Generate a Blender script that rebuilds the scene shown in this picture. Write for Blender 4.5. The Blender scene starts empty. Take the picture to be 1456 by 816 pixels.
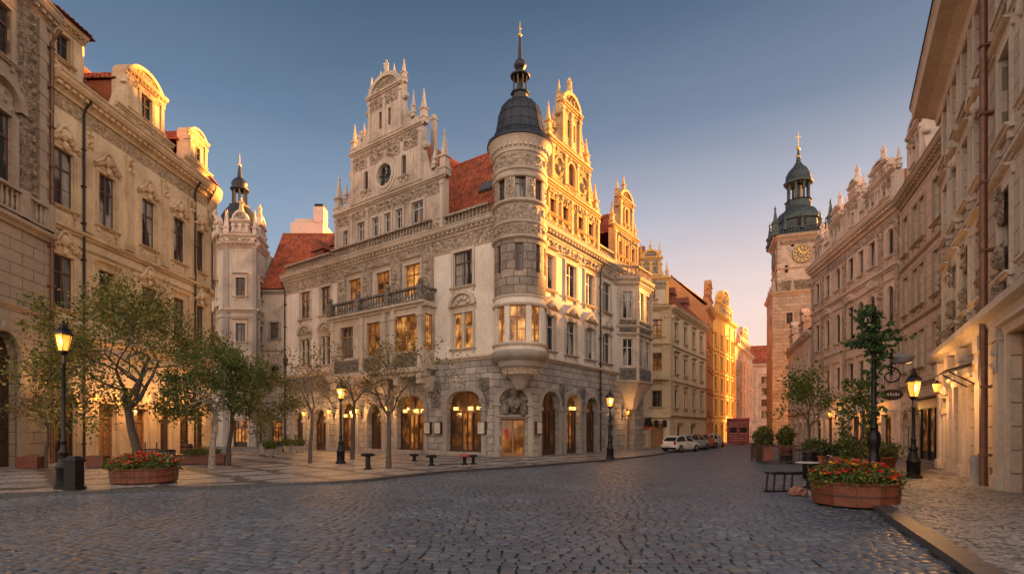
import bpy, bmesh, math, random
import numpy as np
from mathutils import Vector, Matrix, noise, geometry
random.seed(7)
R = math.radians
SC = bpy.context.scene
COL = SC.collection

# ------------------------------------------------------------------ node helpers
def nd(nt, typ, ins=None, **props):
    n = nt.nodes.new(typ)
    for k, v in props.items(): setattr(n, k, v)
    for k, v in (ins or {}).items():
        s = n.inputs[k]
        if isinstance(v, bpy.types.NodeSocket): nt.links.new(v, s)
        else: s.default_value = v
    return n
def c4(c): return (c[0], c[1], c[2], 1)
def mul(c, k): return tuple(min(1, x*k) for x in c)
def new_mat(name):
    m = bpy.data.materials.new(name); m.use_nodes = True
    nt = m.node_tree; nt.nodes.clear()
    out = nd(nt, 'ShaderNodeOutputMaterial')
    return m, nt, out
def ramp(nt, fac, stops, interp='LINEAR'):
    r = nd(nt, 'ShaderNodeValToRGB', {'Fac': fac}); cr = r.color_ramp; cr.interpolation = interp
    while len(cr.elements) < len(stops): cr.elements.new(.5)
    for e, (p, c) in zip(cr.elements, stops):
        e.position = p; e.color = c if len(c) == 4 else c4(c)
    return r.outputs['Color']
def mixc(nt, fac, a, b, mode='MIX'):
    m = nd(nt, 'ShaderNodeMix', data_type='RGBA', blend_type=mode)
    for i, v in ((0, fac), (6, a), (7, b)):
        s = m.inputs[i]
        if isinstance(v, bpy.types.NodeSocket): nt.links.new(v, s)
        else: s.default_value = v if i == 0 else c4(v)
    return m.outputs[2]
def math_(nt, op, a, b=0.0, c=0.0):
    m = nd(nt, 'ShaderNodeMath', operation=op)
    for i, v in enumerate((a, b, c)):
        if isinstance(v, bpy.types.NodeSocket): nt.links.new(v, m.inputs[i])
        else: m.inputs[i].default_value = v
    return m.outputs[0]
def wpos(nt): return nd(nt, 'ShaderNodeNewGeometry').outputs['Position']
def lpos(nt): return nd(nt, 'ShaderNodeTexCoord').outputs['Object']
def scaled(nt, vec, s, rot=(0,0,0)):
    return nd(nt, 'ShaderNodeMapping', {'Vector': vec, 'Scale': s, 'Rotation': rot}).outputs[0]
def noise_(nt, vec, scale, detail=5, rough=.55, dist=0):
    return nd(nt, 'ShaderNodeTexNoise', {'Vector': vec, 'Scale': scale, 'Detail': detail, 'Roughness': rough, 'Distortion': dist}).outputs['Fac']
def bump_(nt, h, strength, dist=.05, normal=None):
    ins = {'Height': h, 'Strength': strength, 'Distance': dist}
    if normal is not None: ins['Normal'] = normal
    return nd(nt, 'ShaderNodeBump', ins).outputs[0]
def principled(nt, out, **k):
    p = nd(nt, 'ShaderNodeBsdfPrincipled', {a.replace('_', ' '): (c4(v) if isinstance(v, tuple) and len(v) == 3 and 'Color' in a else v) for a, v in k.items()})
    nt.links.new(p.outputs[0], out.inputs[0]); return p

def weather(nt, base, grime, amount, vec):
    """patchy dirt and rain streaks of weathered stucco"""
    big = noise_(nt, vec, .45, 6, .62, .6)
    streak = noise_(nt, scaled(nt, vec, (2.2, 2.2, .16)), 1.6, 5, .6)
    fine = noise_(nt, vec, 7, 6, .65)
    a = math_(nt, 'MULTIPLY', ramp(nt, big, [(.36, (0,)*3), (.68, (1,)*3)]), amount)
    b = math_(nt, 'MULTIPLY', ramp(nt, streak, [(.46, (0,)*3), (.72, (1,)*3)]), amount*.9)
    c = mixc(nt, math_(nt, 'MAXIMUM', a, b), base, grime)
    return mixc(nt, .45, c, ramp(nt, fine, [(.25, (.55,)*3), (.75, (1.3,)*3)]), 'MULTIPLY'), fine

def plaster(name, col, grime=None, amount=.55, bump=.25, rough=.88, lines=0.0):
    m, nt, out = new_mat(name)
    grime = grime or (col[0]*.52, col[1]*.47, col[2]*.44)
    v = wpos(nt)
    c, fine = weather(nt, col, grime, amount, v)
    h = fine
    if lines:    # rusticated courses: real-looking joints in the render coat
        lp = lpos(nt); sx = nd(nt, 'ShaderNodeSeparateXYZ', {'Vector': lp})
        cv = nd(nt, 'ShaderNodeCombineXYZ', {'X': sx.outputs[0], 'Y': sx.outputs[2]}).outputs[0]
        bt = nd(nt, 'ShaderNodeTexBrick', {'Vector': cv, 'Color1': c4((1,1,1)), 'Color2': c4((.86,.85,.84)), 'Mortar': c4((.42,.38,.35)),
             'Scale': 1.0, 'Mortar Size': .022, 'Mortar Smooth': .35, 'Brick Width': lines*2.6, 'Row Height': lines})
        c = mixc(nt, 1, c, bt.outputs[0], 'MULTIPLY')
        h = math_(nt, 'SUBTRACT', math_(nt, 'MULTIPLY', fine, .15), bt.outputs['Fac'])
    n = bump_(nt, h, bump if not lines else .8, .03)
    principled(nt, out, Base_Color=c, Roughness=rough, Normal=n)
    return m

def carved(name, col, scale=2.6, bump=1.0, dark=.34):
    """weathered stucco relief: swirling foliage-like bump with darker hollows"""
    m, nt, out = new_mat(name)
    v = wpos(nt)
    n1 = noise_(nt, v, scale, 3, .5, 1.6)
    vo = nd(nt, 'ShaderNodeTexVoronoi', {'Vector': v, 'Scale': scale*1.9}, feature='SMOOTH_F1').outputs['Distance']
    sw = math_(nt, 'SINE', math_(nt, 'MULTIPLY', n1, 34.0))
    h = math_(nt, 'ADD', math_(nt, 'MULTIPLY', sw, .35), math_(nt, 'MULTIPLY', vo, -1.1))
    c, fine = weather(nt, col, (col[0]*.5, col[1]*.46, col[2]*.43), .6, v)
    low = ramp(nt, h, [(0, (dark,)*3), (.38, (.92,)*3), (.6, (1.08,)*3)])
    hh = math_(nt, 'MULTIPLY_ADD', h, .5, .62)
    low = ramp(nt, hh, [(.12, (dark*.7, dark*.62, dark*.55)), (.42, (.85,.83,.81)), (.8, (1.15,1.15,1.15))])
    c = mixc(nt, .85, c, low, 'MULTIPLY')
    n = bump_(nt, math_(nt, 'ADD', h, math_(nt, 'MULTIPLY', fine, .3)), bump, .07)
    principled(nt, out, Base_Color=c, Roughness=.9, Normal=n)
    return m

def ashlar(name, a, b, mortar, bw=.95, rh=.46, bump=.9, squash=1.0):
    m, nt, out = new_mat(name)
    lp = lpos(nt); v = wpos(nt)
    sx = nd(nt, 'ShaderNodeSeparateXYZ', {'Vector': lp})
    wob = math_(nt, 'MULTIPLY', noise_(nt, lp, 1.4, 2), .10)
    cv = nd(nt, 'ShaderNodeCombineXYZ', {'X': math_(nt, 'ADD', sx.outputs[0], wob), 'Y': math_(nt, 'ADD', sx.outputs[2], math_(nt, 'MULTIPLY', wob, .5))}).outputs[0]
    bt = nd(nt, 'ShaderNodeTexBrick', {'Vector': cv, 'Color1': c4(a), 'Color2': c4(b), 'Mortar': c4(mortar), 'Scale': 1.0,
        'Mortar Size': .022, 'Mortar Smooth': .5, 'Bias': -.1, 'Brick Width': bw, 'Row Height': rh}, offset=.43, squash=squash, squash_frequency=3)
    big = noise_(nt, v, .6, 6, .65, .5); fine = noise_(nt, v, 5, 8, .7)
    c = mixc(nt, .75, bt.outputs[0], ramp(nt, big, [(.3, (.5,.47,.44)), (.6, (1.08,1.05,1.0))]), 'MULTIPLY')
    c = mixc(nt, .6, c, ramp(nt, fine, [(.25, (.5,.5,.5)), (.7, (1.25,1.25,1.25))]), 'MULTIPLY')
    h = math_(nt, 'SUBTRACT', math_(nt, 'MULTIPLY', fine, .7), bt.outputs['Fac'])
    principled(nt, out, Base_Color=c, Roughness=.88, Normal=bump_(nt, h, bump, .05))
    return m

def plain(name, col, rough=.6, metal=0.0, var=.3, vs=6, bump=.1, spec=.5):
    m, nt, out = new_mat(name)
    n = noise_(nt, wpos(nt), vs, 6, .6)
    c = mixc(nt, 1, col, ramp(nt, n, [(.25, (1-var,)*3), (.75, (1+var,)*3)]), 'MULTIPLY')
    principled(nt, out, Base_Color=c, Roughness=rough, Metallic=metal, Normal=bump_(nt, n, bump, .02), **{'Specular IOR Level': spec})
    return m

def island(name, stops, rough=.7, bump=.3, vs=20, spec=.5, blotch=.5):
    """every loose piece of the mesh (tile, stone, leaf) gets its own tone"""
    m, nt, out = new_mat(name)
    r = nd(nt, 'ShaderNodeNewGeometry').outputs['Random Per Island']
    c = ramp(nt, r, stops)
    v = wpos(nt); n = noise_(nt, v, vs, 5, .65); big = noise_(nt, v, .5, 5, .6)
    c = mixc(nt, blotch, c, ramp(nt, big, [(.3, (.45,.45,.45)), (.65, (1.2,1.2,1.2))]), 'MULTIPLY')
    c = mixc(nt, .5, c, ramp(nt, n, [(.25, (.6,.6,.6)), (.75, (1.3,1.3,1.3))]), 'MULTIPLY')
    principled(nt, out, Base_Color=c, Roughness=rough, Normal=bump_(nt, n, bump, .01), **{'Specular IOR Level': spec})
    return m

def leafmat(name, stops):
    m, nt, out = new_mat(name)
    r = nd(nt, 'ShaderNodeNewGeometry').outputs['Random Per Island']
    c = ramp(nt, r, stops)
    d = nd(nt, 'ShaderNodeBsdfPrincipled', {'Base Color': c, 'Roughness': .55})
    t = nd(nt, 'ShaderNodeBsdfTranslucent', {'Color': c})
    mx = nd(nt, 'ShaderNodeMixShader', {0: .35, 1: d.outputs[0], 2: t.outputs[0]})
    nt.links.new(mx.outputs[0], out.inputs[0]); return m

def emit(name, col, strength, base=(.12,.06,.015)):
    m, nt, out = new_mat(name)
    n = noise_(nt, lpos(nt), 3.0, 3)
    c = mixc(nt, 1, col, ramp(nt, n, [(.3, (.7,.6,.5)), (.7, (1.2,1.2,1.2))]), 'MULTIPLY')
    principled(nt, out, Base_Color=base, Roughness=.4, Emission_Color=c, Emission_Strength=strength)
    return m

def pane_dark(name, tint=(.018,.022,.028), curtain=(.30,.28,.25), amt=.5):
    """glossy old glass, slightly wavy, pale curtains showing here and there behind it"""
    m, nt, out = new_mat(name)
    lp = lpos(nt); rnd = nd(nt, 'ShaderNodeObjectInfo').outputs['Random']
    sx = nd(nt, 'ShaderNodeSeparateXYZ', {'Vector': lp})
    off = nd(nt, 'ShaderNodeCombineXYZ', {'X': math_(nt, 'MULTIPLY', rnd, 90.0)}).outputs[0]
    v = nd(nt, 'ShaderNodeVectorMath', {0: lp, 1: off}, operation='ADD').outputs[0]
    fold = noise_(nt, scaled(nt, v, (9, 9, .5)), 1.5, 3)
    side = noise_(nt, scaled(nt, v, (1.6, 1.6, .35)), 1.0, 1)
    k = ramp(nt, side, [(.5, (0,)*3), (.56, (1,)*3)])
    cur = mixc(nt, 1, curtain, ramp(nt, fold, [(.3, (.4,)*3), (.7, (1.2,)*3)]), 'MULTIPLY')
    c = mixc(nt, math_(nt, 'MULTIPLY', k, amt), tint, cur)
    n = bump_(nt, noise_(nt, scaled(nt, v, (1, 1, 1)), 1.3, 1), .12, .05)
    principled(nt, out, Base_Color=c, Roughness=.06, Normal=n, **{'Specular IOR Level': .42})
    return m

def pane_lit(name, col=(1.0,.50,.14), strength=1.3, dark=.12, vary=True):
    """room light through curtains: folds, a bright lamp patch, dim corners"""
    m, nt, out = new_mat(name)
    lp = lpos(nt); rnd = nd(nt, 'ShaderNodeObjectInfo').outputs['Random']
    off = nd(nt, 'ShaderNodeCombineXYZ', {'X': math_(nt, 'MULTIPLY', rnd, 70.0), 'Z': math_(nt, 'MULTIPLY', rnd, 33.0)}).outputs[0]
    v = nd(nt, 'ShaderNodeVectorMath', {0: lp, 1: off}, operation='ADD').outputs[0]
    fold = noise_(nt, scaled(nt, v, (8, 8, .6)), 1.6, 4)
    big = noise_(nt, v, 1.5, 2, .5, .4)
    e = math_(nt, 'MULTIPLY', ramp(nt, fold, [(.3, (.35,)*3), (.7, (1.1,)*3)]), ramp(nt, big, [(.36, (dark,)*3), (.64, (1,)*3)]))
    c = mixc(nt, e, (col[0]*.7, col[1]*.38, col[2]*.2), (1.0, col[1]*1.02, col[2]*1.0))
    principled(nt, out, Base_Color=(.05,.03,.015), Roughness=.08, Emission_Color=c, Emission_Strength=math_(nt, 'MULTIPLY', e, math_(nt, 'MULTIPLY_ADD', nd(nt, 'ShaderNodeMath', {0: math_(nt, 'MULTIPLY', rnd, 17.3)}, operation='FRACT').outputs[0], strength*1.1, strength*.35)))
    return m

# ------------------------------------------------------------------ mesh builder
class MB:
    def __init__(s): s.v = []; s.f = []; s.sm = []
    def add(s, vs, fs, smooth=False):
        o = len(s.v); s.v.extend(tuple(p) for p in vs)
        for f in fs: s.f.append(tuple(i+o for i in f)); s.sm.append(smooth)
        return s
    def box(s, x0, x1, y0, y1, z0, z1):
        return s.add([(x0,y0,z0),(x1,y0,z0),(x1,y1,z0),(x0,y1,z0),(x0,y0,z1),(x1,y0,z1),(x1,y1,z1),(x0,y1,z1)],
              [(3,2,1,0),(4,5,6,7),(0,1,5,4),(1,2,6,5),(2,3,7,6),(3,0,4,7)])
    def obox(s, c, ax, ay, az):      # oriented box, half vectors
        c = Vector(c); ax = Vector(ax); ay = Vector(ay); az = Vector(az)
        P = [c+i*ax+j*ay+k*az for k in (-1,1) for j in (-1,1) for i in (-1,1)]
        return s.add(P, [(2,3,1,0),(4,5,7,6),(0,1,5,4),(1,3,7,5),(3,2,6,7),(2,0,4,6)])
    def taper(s, cx, cy, z0, z1, a0, b0, a1, b1):
        return s.add([(cx-a0,cy-b0,z0),(cx+a0,cy-b0,z0),(cx+a0,cy+b0,z0),(cx-a0,cy+b0,z0),(cx-a1,cy-b1,z1),(cx+a1,cy-b1,z1),(cx+a1,cy+b1,z1),(cx-a1,cy+b1,z1)],
              [(3,2,1,0),(4,5,6,7),(0,1,5,4),(1,2,6,5),(2,3,7,6),(3,0,4,7)])
    def prism(s, poly, y0, y1):      # outline in x,z, extruded in y
        n = len(poly); tri = geometry.tessellate_polygon([[Vector((x, z, 0)) for x, z in poly]])
        V = [(x, y0, z) for x, z in poly]+[(x, y1, z) for x, z in poly]
        F = [t for t in tri]+[tuple(i+n for i in t)[::-1] for t in tri]+[(i, (i+1) % n, n+(i+1) % n, n+i) for i in range(n)]
        return s.add(V, F)
    def wall(s, outline, holes, y=0.0, depth=.22, back=None):
        """flat wall with true openings and reveals running in behind it"""
        loops = [outline]+list(holes)
        pts = [p for l in loops for p in l]
        tri = geometry.tessellate_polygon([[Vector((x, z, 0)) for x, z in l] for l in loops])
        s.add([(x, y, z) for x, z in pts], [t for t in tri])
        for l in holes:
            n = len(l)
            s.add([(x, y, z) for x, z in l]+[(x, y+depth, z) for x, z in l], [(i, (i+1) % n, n+(i+1) % n, n+i) for i in range(n)])
        if back is not None:
            n = len(outline)
            s.add([(x, y, z) for x, z in outline]+[(x, back, z) for x, z in outline], [(i, (i+1) % n, n+(i+1) % n, n+i) for i in range(n)])
            t2 = geometry.tessellate_polygon([[Vector((x, z, 0)) for x, z in outline]])
            s.add([(x, back, z) for x, z in outline], [t[::-1] for t in t2])
        return s
    def mould(s, prof, x0, x1, y=0.0):   # profile (out, z) run along x
        n = len(prof)
        V = [(x0, y-o, z) for o, z in prof]+[(x1, y-o, z) for o, z in prof]
        return s.add(V, [(i, (i+1) % n, n+(i+1) % n, n+i) for i in range(n)]+[tuple(range(n))[::-1], tuple(range(n, 2*n))])
    def lathe(s, prof, n=20, c=(0,0,0), smooth=True, a0=0, a1=2*math.pi):
        full = abs(a1-a0-2*math.pi) < 1e-6; m = n if full else n+1
        V = []
        for r, z in prof:
            for i in range(m):
                a = a0+(a1-a0)*i/n; V.append((c[0]+r*math.cos(a), c[1]+r*math.sin(a), c[2]+z))
        F = []
        for j in range(len(prof)-1):
            for i in range(n):
                k = (i+1) % m; F.append((j*m+i, j*m+k, (j+1)*m+k, (j+1)*m+i))
        s.add(V, F, smooth)
        return s
    def tube(s, pts, rad, n=7, smooth=True, cap=True):
        pts = [Vector(p) for p in pts]
        if not hasattr(rad, '__len__'): rad = [rad]*len(pts)
        V = []; N = len(pts)
        up = Vector((0,0,1))
        for i, p in enumerate(pts):
            t = (pts[min(i+1, N-1)]-pts[max(i-1, 0)])
            if t.length < 1e-9: t = Vector((0,0,1))
            t.normalize()
            a = t.cross(Vector((1,0,0)) if abs(t.z) > .9 else up).normalized(); b = t.cross(a)
            for k in range(n):
                w = 2*math.pi*k/n; V.append(p+rad[i]*(math.cos(w)*a+math.sin(w)*b))
        F = [(i*n+k, i*n+(k+1) % n, (i+1)*n+(k+1) % n, (i+1)*n+k) for i in range(N-1) for k in range(n)]
        if cap: F += [tuple(range(n))[::-1], tuple(range((N-1)*n, N*n))]
        return s.add(V, F, smooth)
    def ball(s, c, r, n=10, sz=1.0):
        k = max(4, n//2)
        return s.lathe([(max(1e-4, r*math.sin(math.pi*i/k)), -r*sz*math.cos(math.pi*i/k)) for i in range(k+1)], n, c)
    def relief(s, x0, x1, z0, z1, y, amp=.07, res=.085, seed=0, freq=1.5, sym=False):
        """modelled stucco relief: a fine grid pushed out in swirls"""
        nx = max(2, int((x1-x0)/res)); nz = max(2, int((z1-z0)/res)); V = []
        W, H = x1-x0, z1-z0; wide = W >= H; S = min(W, H); N = max(1, round(max(W, H)/(S*1.02))); cl = max(W, H)/N
        for j in range(nz+1):
            for i in range(nx+1):
                x = x0+W*i/nx; z = z0+H*j/nz
                u = (x-x0) if wide else (z-z0); t = (z-z0-H/2) if wide else (x-x0-W/2)
                k = min(N-1, int(u/cl)); du = u-(k+.5)*cl; sg = 1 if (k+int(seed)) % 2 else -1
                rho = math.hypot(du/cl, t/S*.98)*2; th = math.atan2(t, du*sg)
                arm = math.cos(th*(1 if N > 1 or seed % 2 else 2)+rho*7.5+.6*noise.noise((x*2.5, z*2.5, seed)))
                h = max(0, arm)*max(0, min(1, (1.02-rho)*4)) if rho < 1.02 else 0
                h = max(h, 1.1*max(0, 1-rho/.26))
                h = max(h, max(0, noise.noise((x*5.5, z*5.5, seed*2.1))-.12)*2.2*min(1, max(0, rho-.72)*4))
                e = min(1, min(i, nx-i, j, nz-j)/1.5)
                V.append((x, y-.005-amp*h*e, z))
        w = nx+1
        return s.add(V, [(j*w+i, j*w+i+1, (j+1)*w+i+1, (j+1)*w+i) for j in range(nz) for i in range(nx)], True)
    def rock(s, c, r, seed, sz=.7, k=2, rough=.35):
        bm = bmesh.new(); bmesh.ops.create_icosphere(bm, subdivisions=k, radius=1)
        V = []
        for v in bm.verts:
            d = 1+rough*noise.noise(v.co*1.7+Vector((seed, seed*2, 0)))+rough*.5*noise.noise(v.co*4+Vector((seed, 0, 0)))
            V.append((c[0]+v.co.x*r*d, c[1]+v.co.y*r*d, c[2]+v.co.z*r*d*sz))
        F = [tuple(v.index for v in f.verts) for f in bm.faces]; bm.free()
        return s.add(V, F, True)
    def xform(s, M, start=0):
        s.v[start:] = [tuple(M @ Vector(p)) for p in s.v[start:]]; return s
    def mesh(s, name, mat):
        me = bpy.data.meshes.new(name); me.from_pydata(s.v, [], s.f)
        me.polygons.foreach_set('use_smooth', s.sm)
        if any(s.sm): me.set_sharp_from_angle(angle=R(42))
        if mat: me.materials.append(mat)
        me.update(); return me

# ------------------------------------------------------------------ scene objects
WM = {}
def tag(o, label=None, cat=None, group=None, kind=None):
    if label: o['label'] = label
    if cat: o['category'] = cat
    if group: o['group'] = group
    if kind: o['kind'] = kind
    return o
def thing(name, label, cat, loc=(0,0,0), rotz=0, group=None):
    o = bpy.data.objects.new(name, None); COL.objects.link(o)
    o.location = loc; o.rotation_euler = (0,0,rotz); o.empty_display_size = .3
    WM[o.name] = Matrix.Translation(loc) @ Matrix.Rotation(rotz, 4, 'Z')
    return tag(o, label, cat, group)
def put(name, me, parent=None, F=None, label=None):
    """link a mesh (world frame F) under its parent"""
    o = bpy.data.objects.new(name, me); COL.objects.link(o)
    W = F if F is not None else (WM[parent.name] if parent else Matrix.Identity(4))
    WM[o.name] = W.copy()
    if parent: o.parent = parent; o.matrix_basis = WM[parent.name].inverted() @ W
    else: o.matrix_basis = W
    if label: o['label'] = label
    return o
NOSPLIT = {'crown','foliage','blossoms','ivy','lettering','numerals','stripe','slats','staves','window','pane','surround','foot','roof','rear_wall','shopfront','clock_hands','seat_rail','stems','trunk','fence_panel','dormer_roof','attic_roof','corner_roof'}
def pieces(mb, tol=.06):
    """separate bodies of a mesh: vertices joined by faces, then bodies whose boxes touch"""
    n = len(mb.v); par = list(range(n))
    def find(i):
        while par[i] != i: par[i] = par[par[i]]; i = par[i]
        return i
    for f in mb.f:
        a = find(f[0])
        for k in f[1:]: par[find(k)] = a
    isl = {}
    for fi, f in enumerate(mb.f): isl.setdefault(find(f[0]), []).append(fi)
    it = []
    V = np.array(mb.v)
    for r, fs in isl.items():
        ids = sorted({k for fi in fs for k in mb.f[fi]}); q = V[ids]; it.append([q.min(0)-tol, q.max(0)+tol, fs])
    ch = len(it) < 700
    while ch:
        ch = False; out = []
        for a in it:
            for b in out:
                if np.all(a[0] <= b[1]) and np.all(b[0] <= a[1]): b[0] = np.minimum(a[0], b[0]); b[1] = np.maximum(a[1], b[1]); b[2] = b[2]+a[2]; ch = True; break
            else: out.append(a)
        it = out
    return [x[2] for x in it]
def part(name, mb, mat, parent=None, F=None, label=None):
    if parent is not None and name not in NOSPLIT:
        ps = pieces(mb)
        if 1 < len(ps) < 40:
            res = []
            for fs in ps:
                q = MB(); mp = {}
                for fi in fs:
                    g = []
                    for k in mb.f[fi]:
                        if k not in mp: mp[k] = len(q.v); q.v.append(mb.v[k])
                        g.append(mp[k])
                    q.f.append(tuple(g)); q.sm.append(mb.sm[fi])
                res.append((len(q.v), put(name, q.mesh(name, mat), parent, F, label)))
            return max(res, key=lambda t: t[0])[1]
    return put(name, mb.mesh(name, mat), parent, F, label)
def struct(name, mb, mat, F=None): return tag(part(name, mb, mat, None, F), kind='structure')
def dup(src, loc, rotz=0, label=None, scale=1, group=None):
    r = src.copy(); COL.objects.link(r); r.location = loc; r.rotation_euler = (0,0,rotz); r.scale = (scale,)*3
    if label: r['label'] = label
    if group: r['group'] = group
    for ch in src.children:
        c = ch.copy(); COL.objects.link(c); c.parent = r
        for g in ch.children:
            d = g.copy(); COL.objects.link(d); d.parent = c
    return r
def frame(P, Q, z=0):
    """facade frame: x runs left to right as seen from the street, y runs into the house"""
    d = Vector((Q[0]-P[0], Q[1]-P[1])); L = d.length; d /= L
    return Matrix(((d.x, -d.y, 0, P[0]), (d.y, d.x, 0, P[1]), (0, 0, 1, z), (0, 0, 0, 1))), L
def T(x, y, z): return Matrix.Translation((x, y, z))
def RZ(a): return Matrix.Rotation(a, 4, 'Z')

# ------------------------------------------------------------------ openings
def rect(cx, z0, w, h): return [(cx-w/2, z0), (cx+w/2, z0), (cx+w/2, z0+h), (cx-w/2, z0+h)]
def arch(cx, z0, w, h, n=12, pt=0.0):
    r = w/2; zc = z0+h-r*(1+pt); P = [(cx-r, z0), (cx+r, z0)]
    for i in range(n+1):
        a = math.pi*i/n; P.append((cx+r*math.cos(a), zc+r*math.sin(a)*(1+pt*math.sin(a)**2)))
    return P
def circ(cx, cz, r, n=24): return [(cx+r*math.cos(2*math.pi*i/n), cz+r*math.sin(2*math.pi*i/n)) for i in range(n)]
CACHE = {}
def cached(key, fn):
    if key not in CACHE: CACHE[key] = fn()
    return CACHE[key]
def frame_mesh(w, h, style, mat, arched):
    def mk():
        b = MB(); t = .065; y0, y1 = .12, .19
        if arched:
            P = arch(0, 0, w, h); n = len(P)
            I = arch(0, t, w-2*t, h-2*t)
            b.add([(x, y0, z) for x, z in P]+[(x, y0, z) for x, z in I]+[(x, y1, z) for x, z in I],
                  [(i, (i+1) % n, n+(i+1) % n, n+i) for i in range(n)]+[(n+i, n+(i+1) % n, 2*n+(i+1) % n, 2*n+i) for i in range(n)])
            top = h-w/2
        else:
            b.box(-w/2, -w/2+t, y0, y1, 0, h); b.box(w/2-t, w/2, y0, y1, 0, h)
            b.box(-w/2+t, w/2-t, y0, y1, 0, t); b.box(-w/2+t, w/2-t, y0, y1, h-t, h); top = h*.68
        if style == 'cross':
            b.box(-.045, .045, y0-.02, y1-.01, t, h-t*1.02); b.box(-w/2+t, -.045, y0-.012, y1-.012, top-.05, top+.05); b.box(.045, w/2-t, y0-.012, y1-.012, top-.05, top+.05)
            for sx in (-1, 1):
                x0, x1 = sorted((sx*.045, sx*(w/2-t)))
                b.box(x0, x1, y0+.02, y1-.02, top*.5-.015, top*.5+.015)
        elif style == 'stone':   # stone mullion, two lights
            b.box(-.11, .11, -.02, y1-.01, 0.001, h-.001)
            for sx in (-1, 1): b.box(min(sx*.11, sx*(w/2-t)), max(sx*.11, sx*(w/2-t)), y0+.01, y1-.012, h*.6-.03, h*.6+.03)
        elif style == 'grid':
            for k in (1, 2, 3): x = -w/2+w*k/4; b.box(x-.018, x+.018, y0+.02, y1-.015, t, h-t)
            for k in range(1, 6):
                z = h*k/6; b.box(-w/2+t, w/2-t, y0+.025, y1-.02, z-.018, z+.018)
        elif style == 'bar':
            b.box(-.03, .03, y0-.01, y1-.01, t, h-t); b.box(-w/2+t, w/2-t, y0, y1-.015, top-.03, top+.03)
        return b.mesh('window', mat)
    return cached(('f', w, h, style, mat.name, arched), mk)
def pane_mesh(w, h, mat, arched):
    def mk():
        b = MB(); P = arch(0, 0, w, h) if arched else rect(0, 0, w, h)
        tri = geometry.tessellate_polygon([[Vector((x, z, 0)) for x, z in P]])
        b.add([(x, .165, z) for x, z in P], tri)
        return b.mesh('pane', mat)
    return cached(('p', w, h, mat.name, arched), mk)
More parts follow.
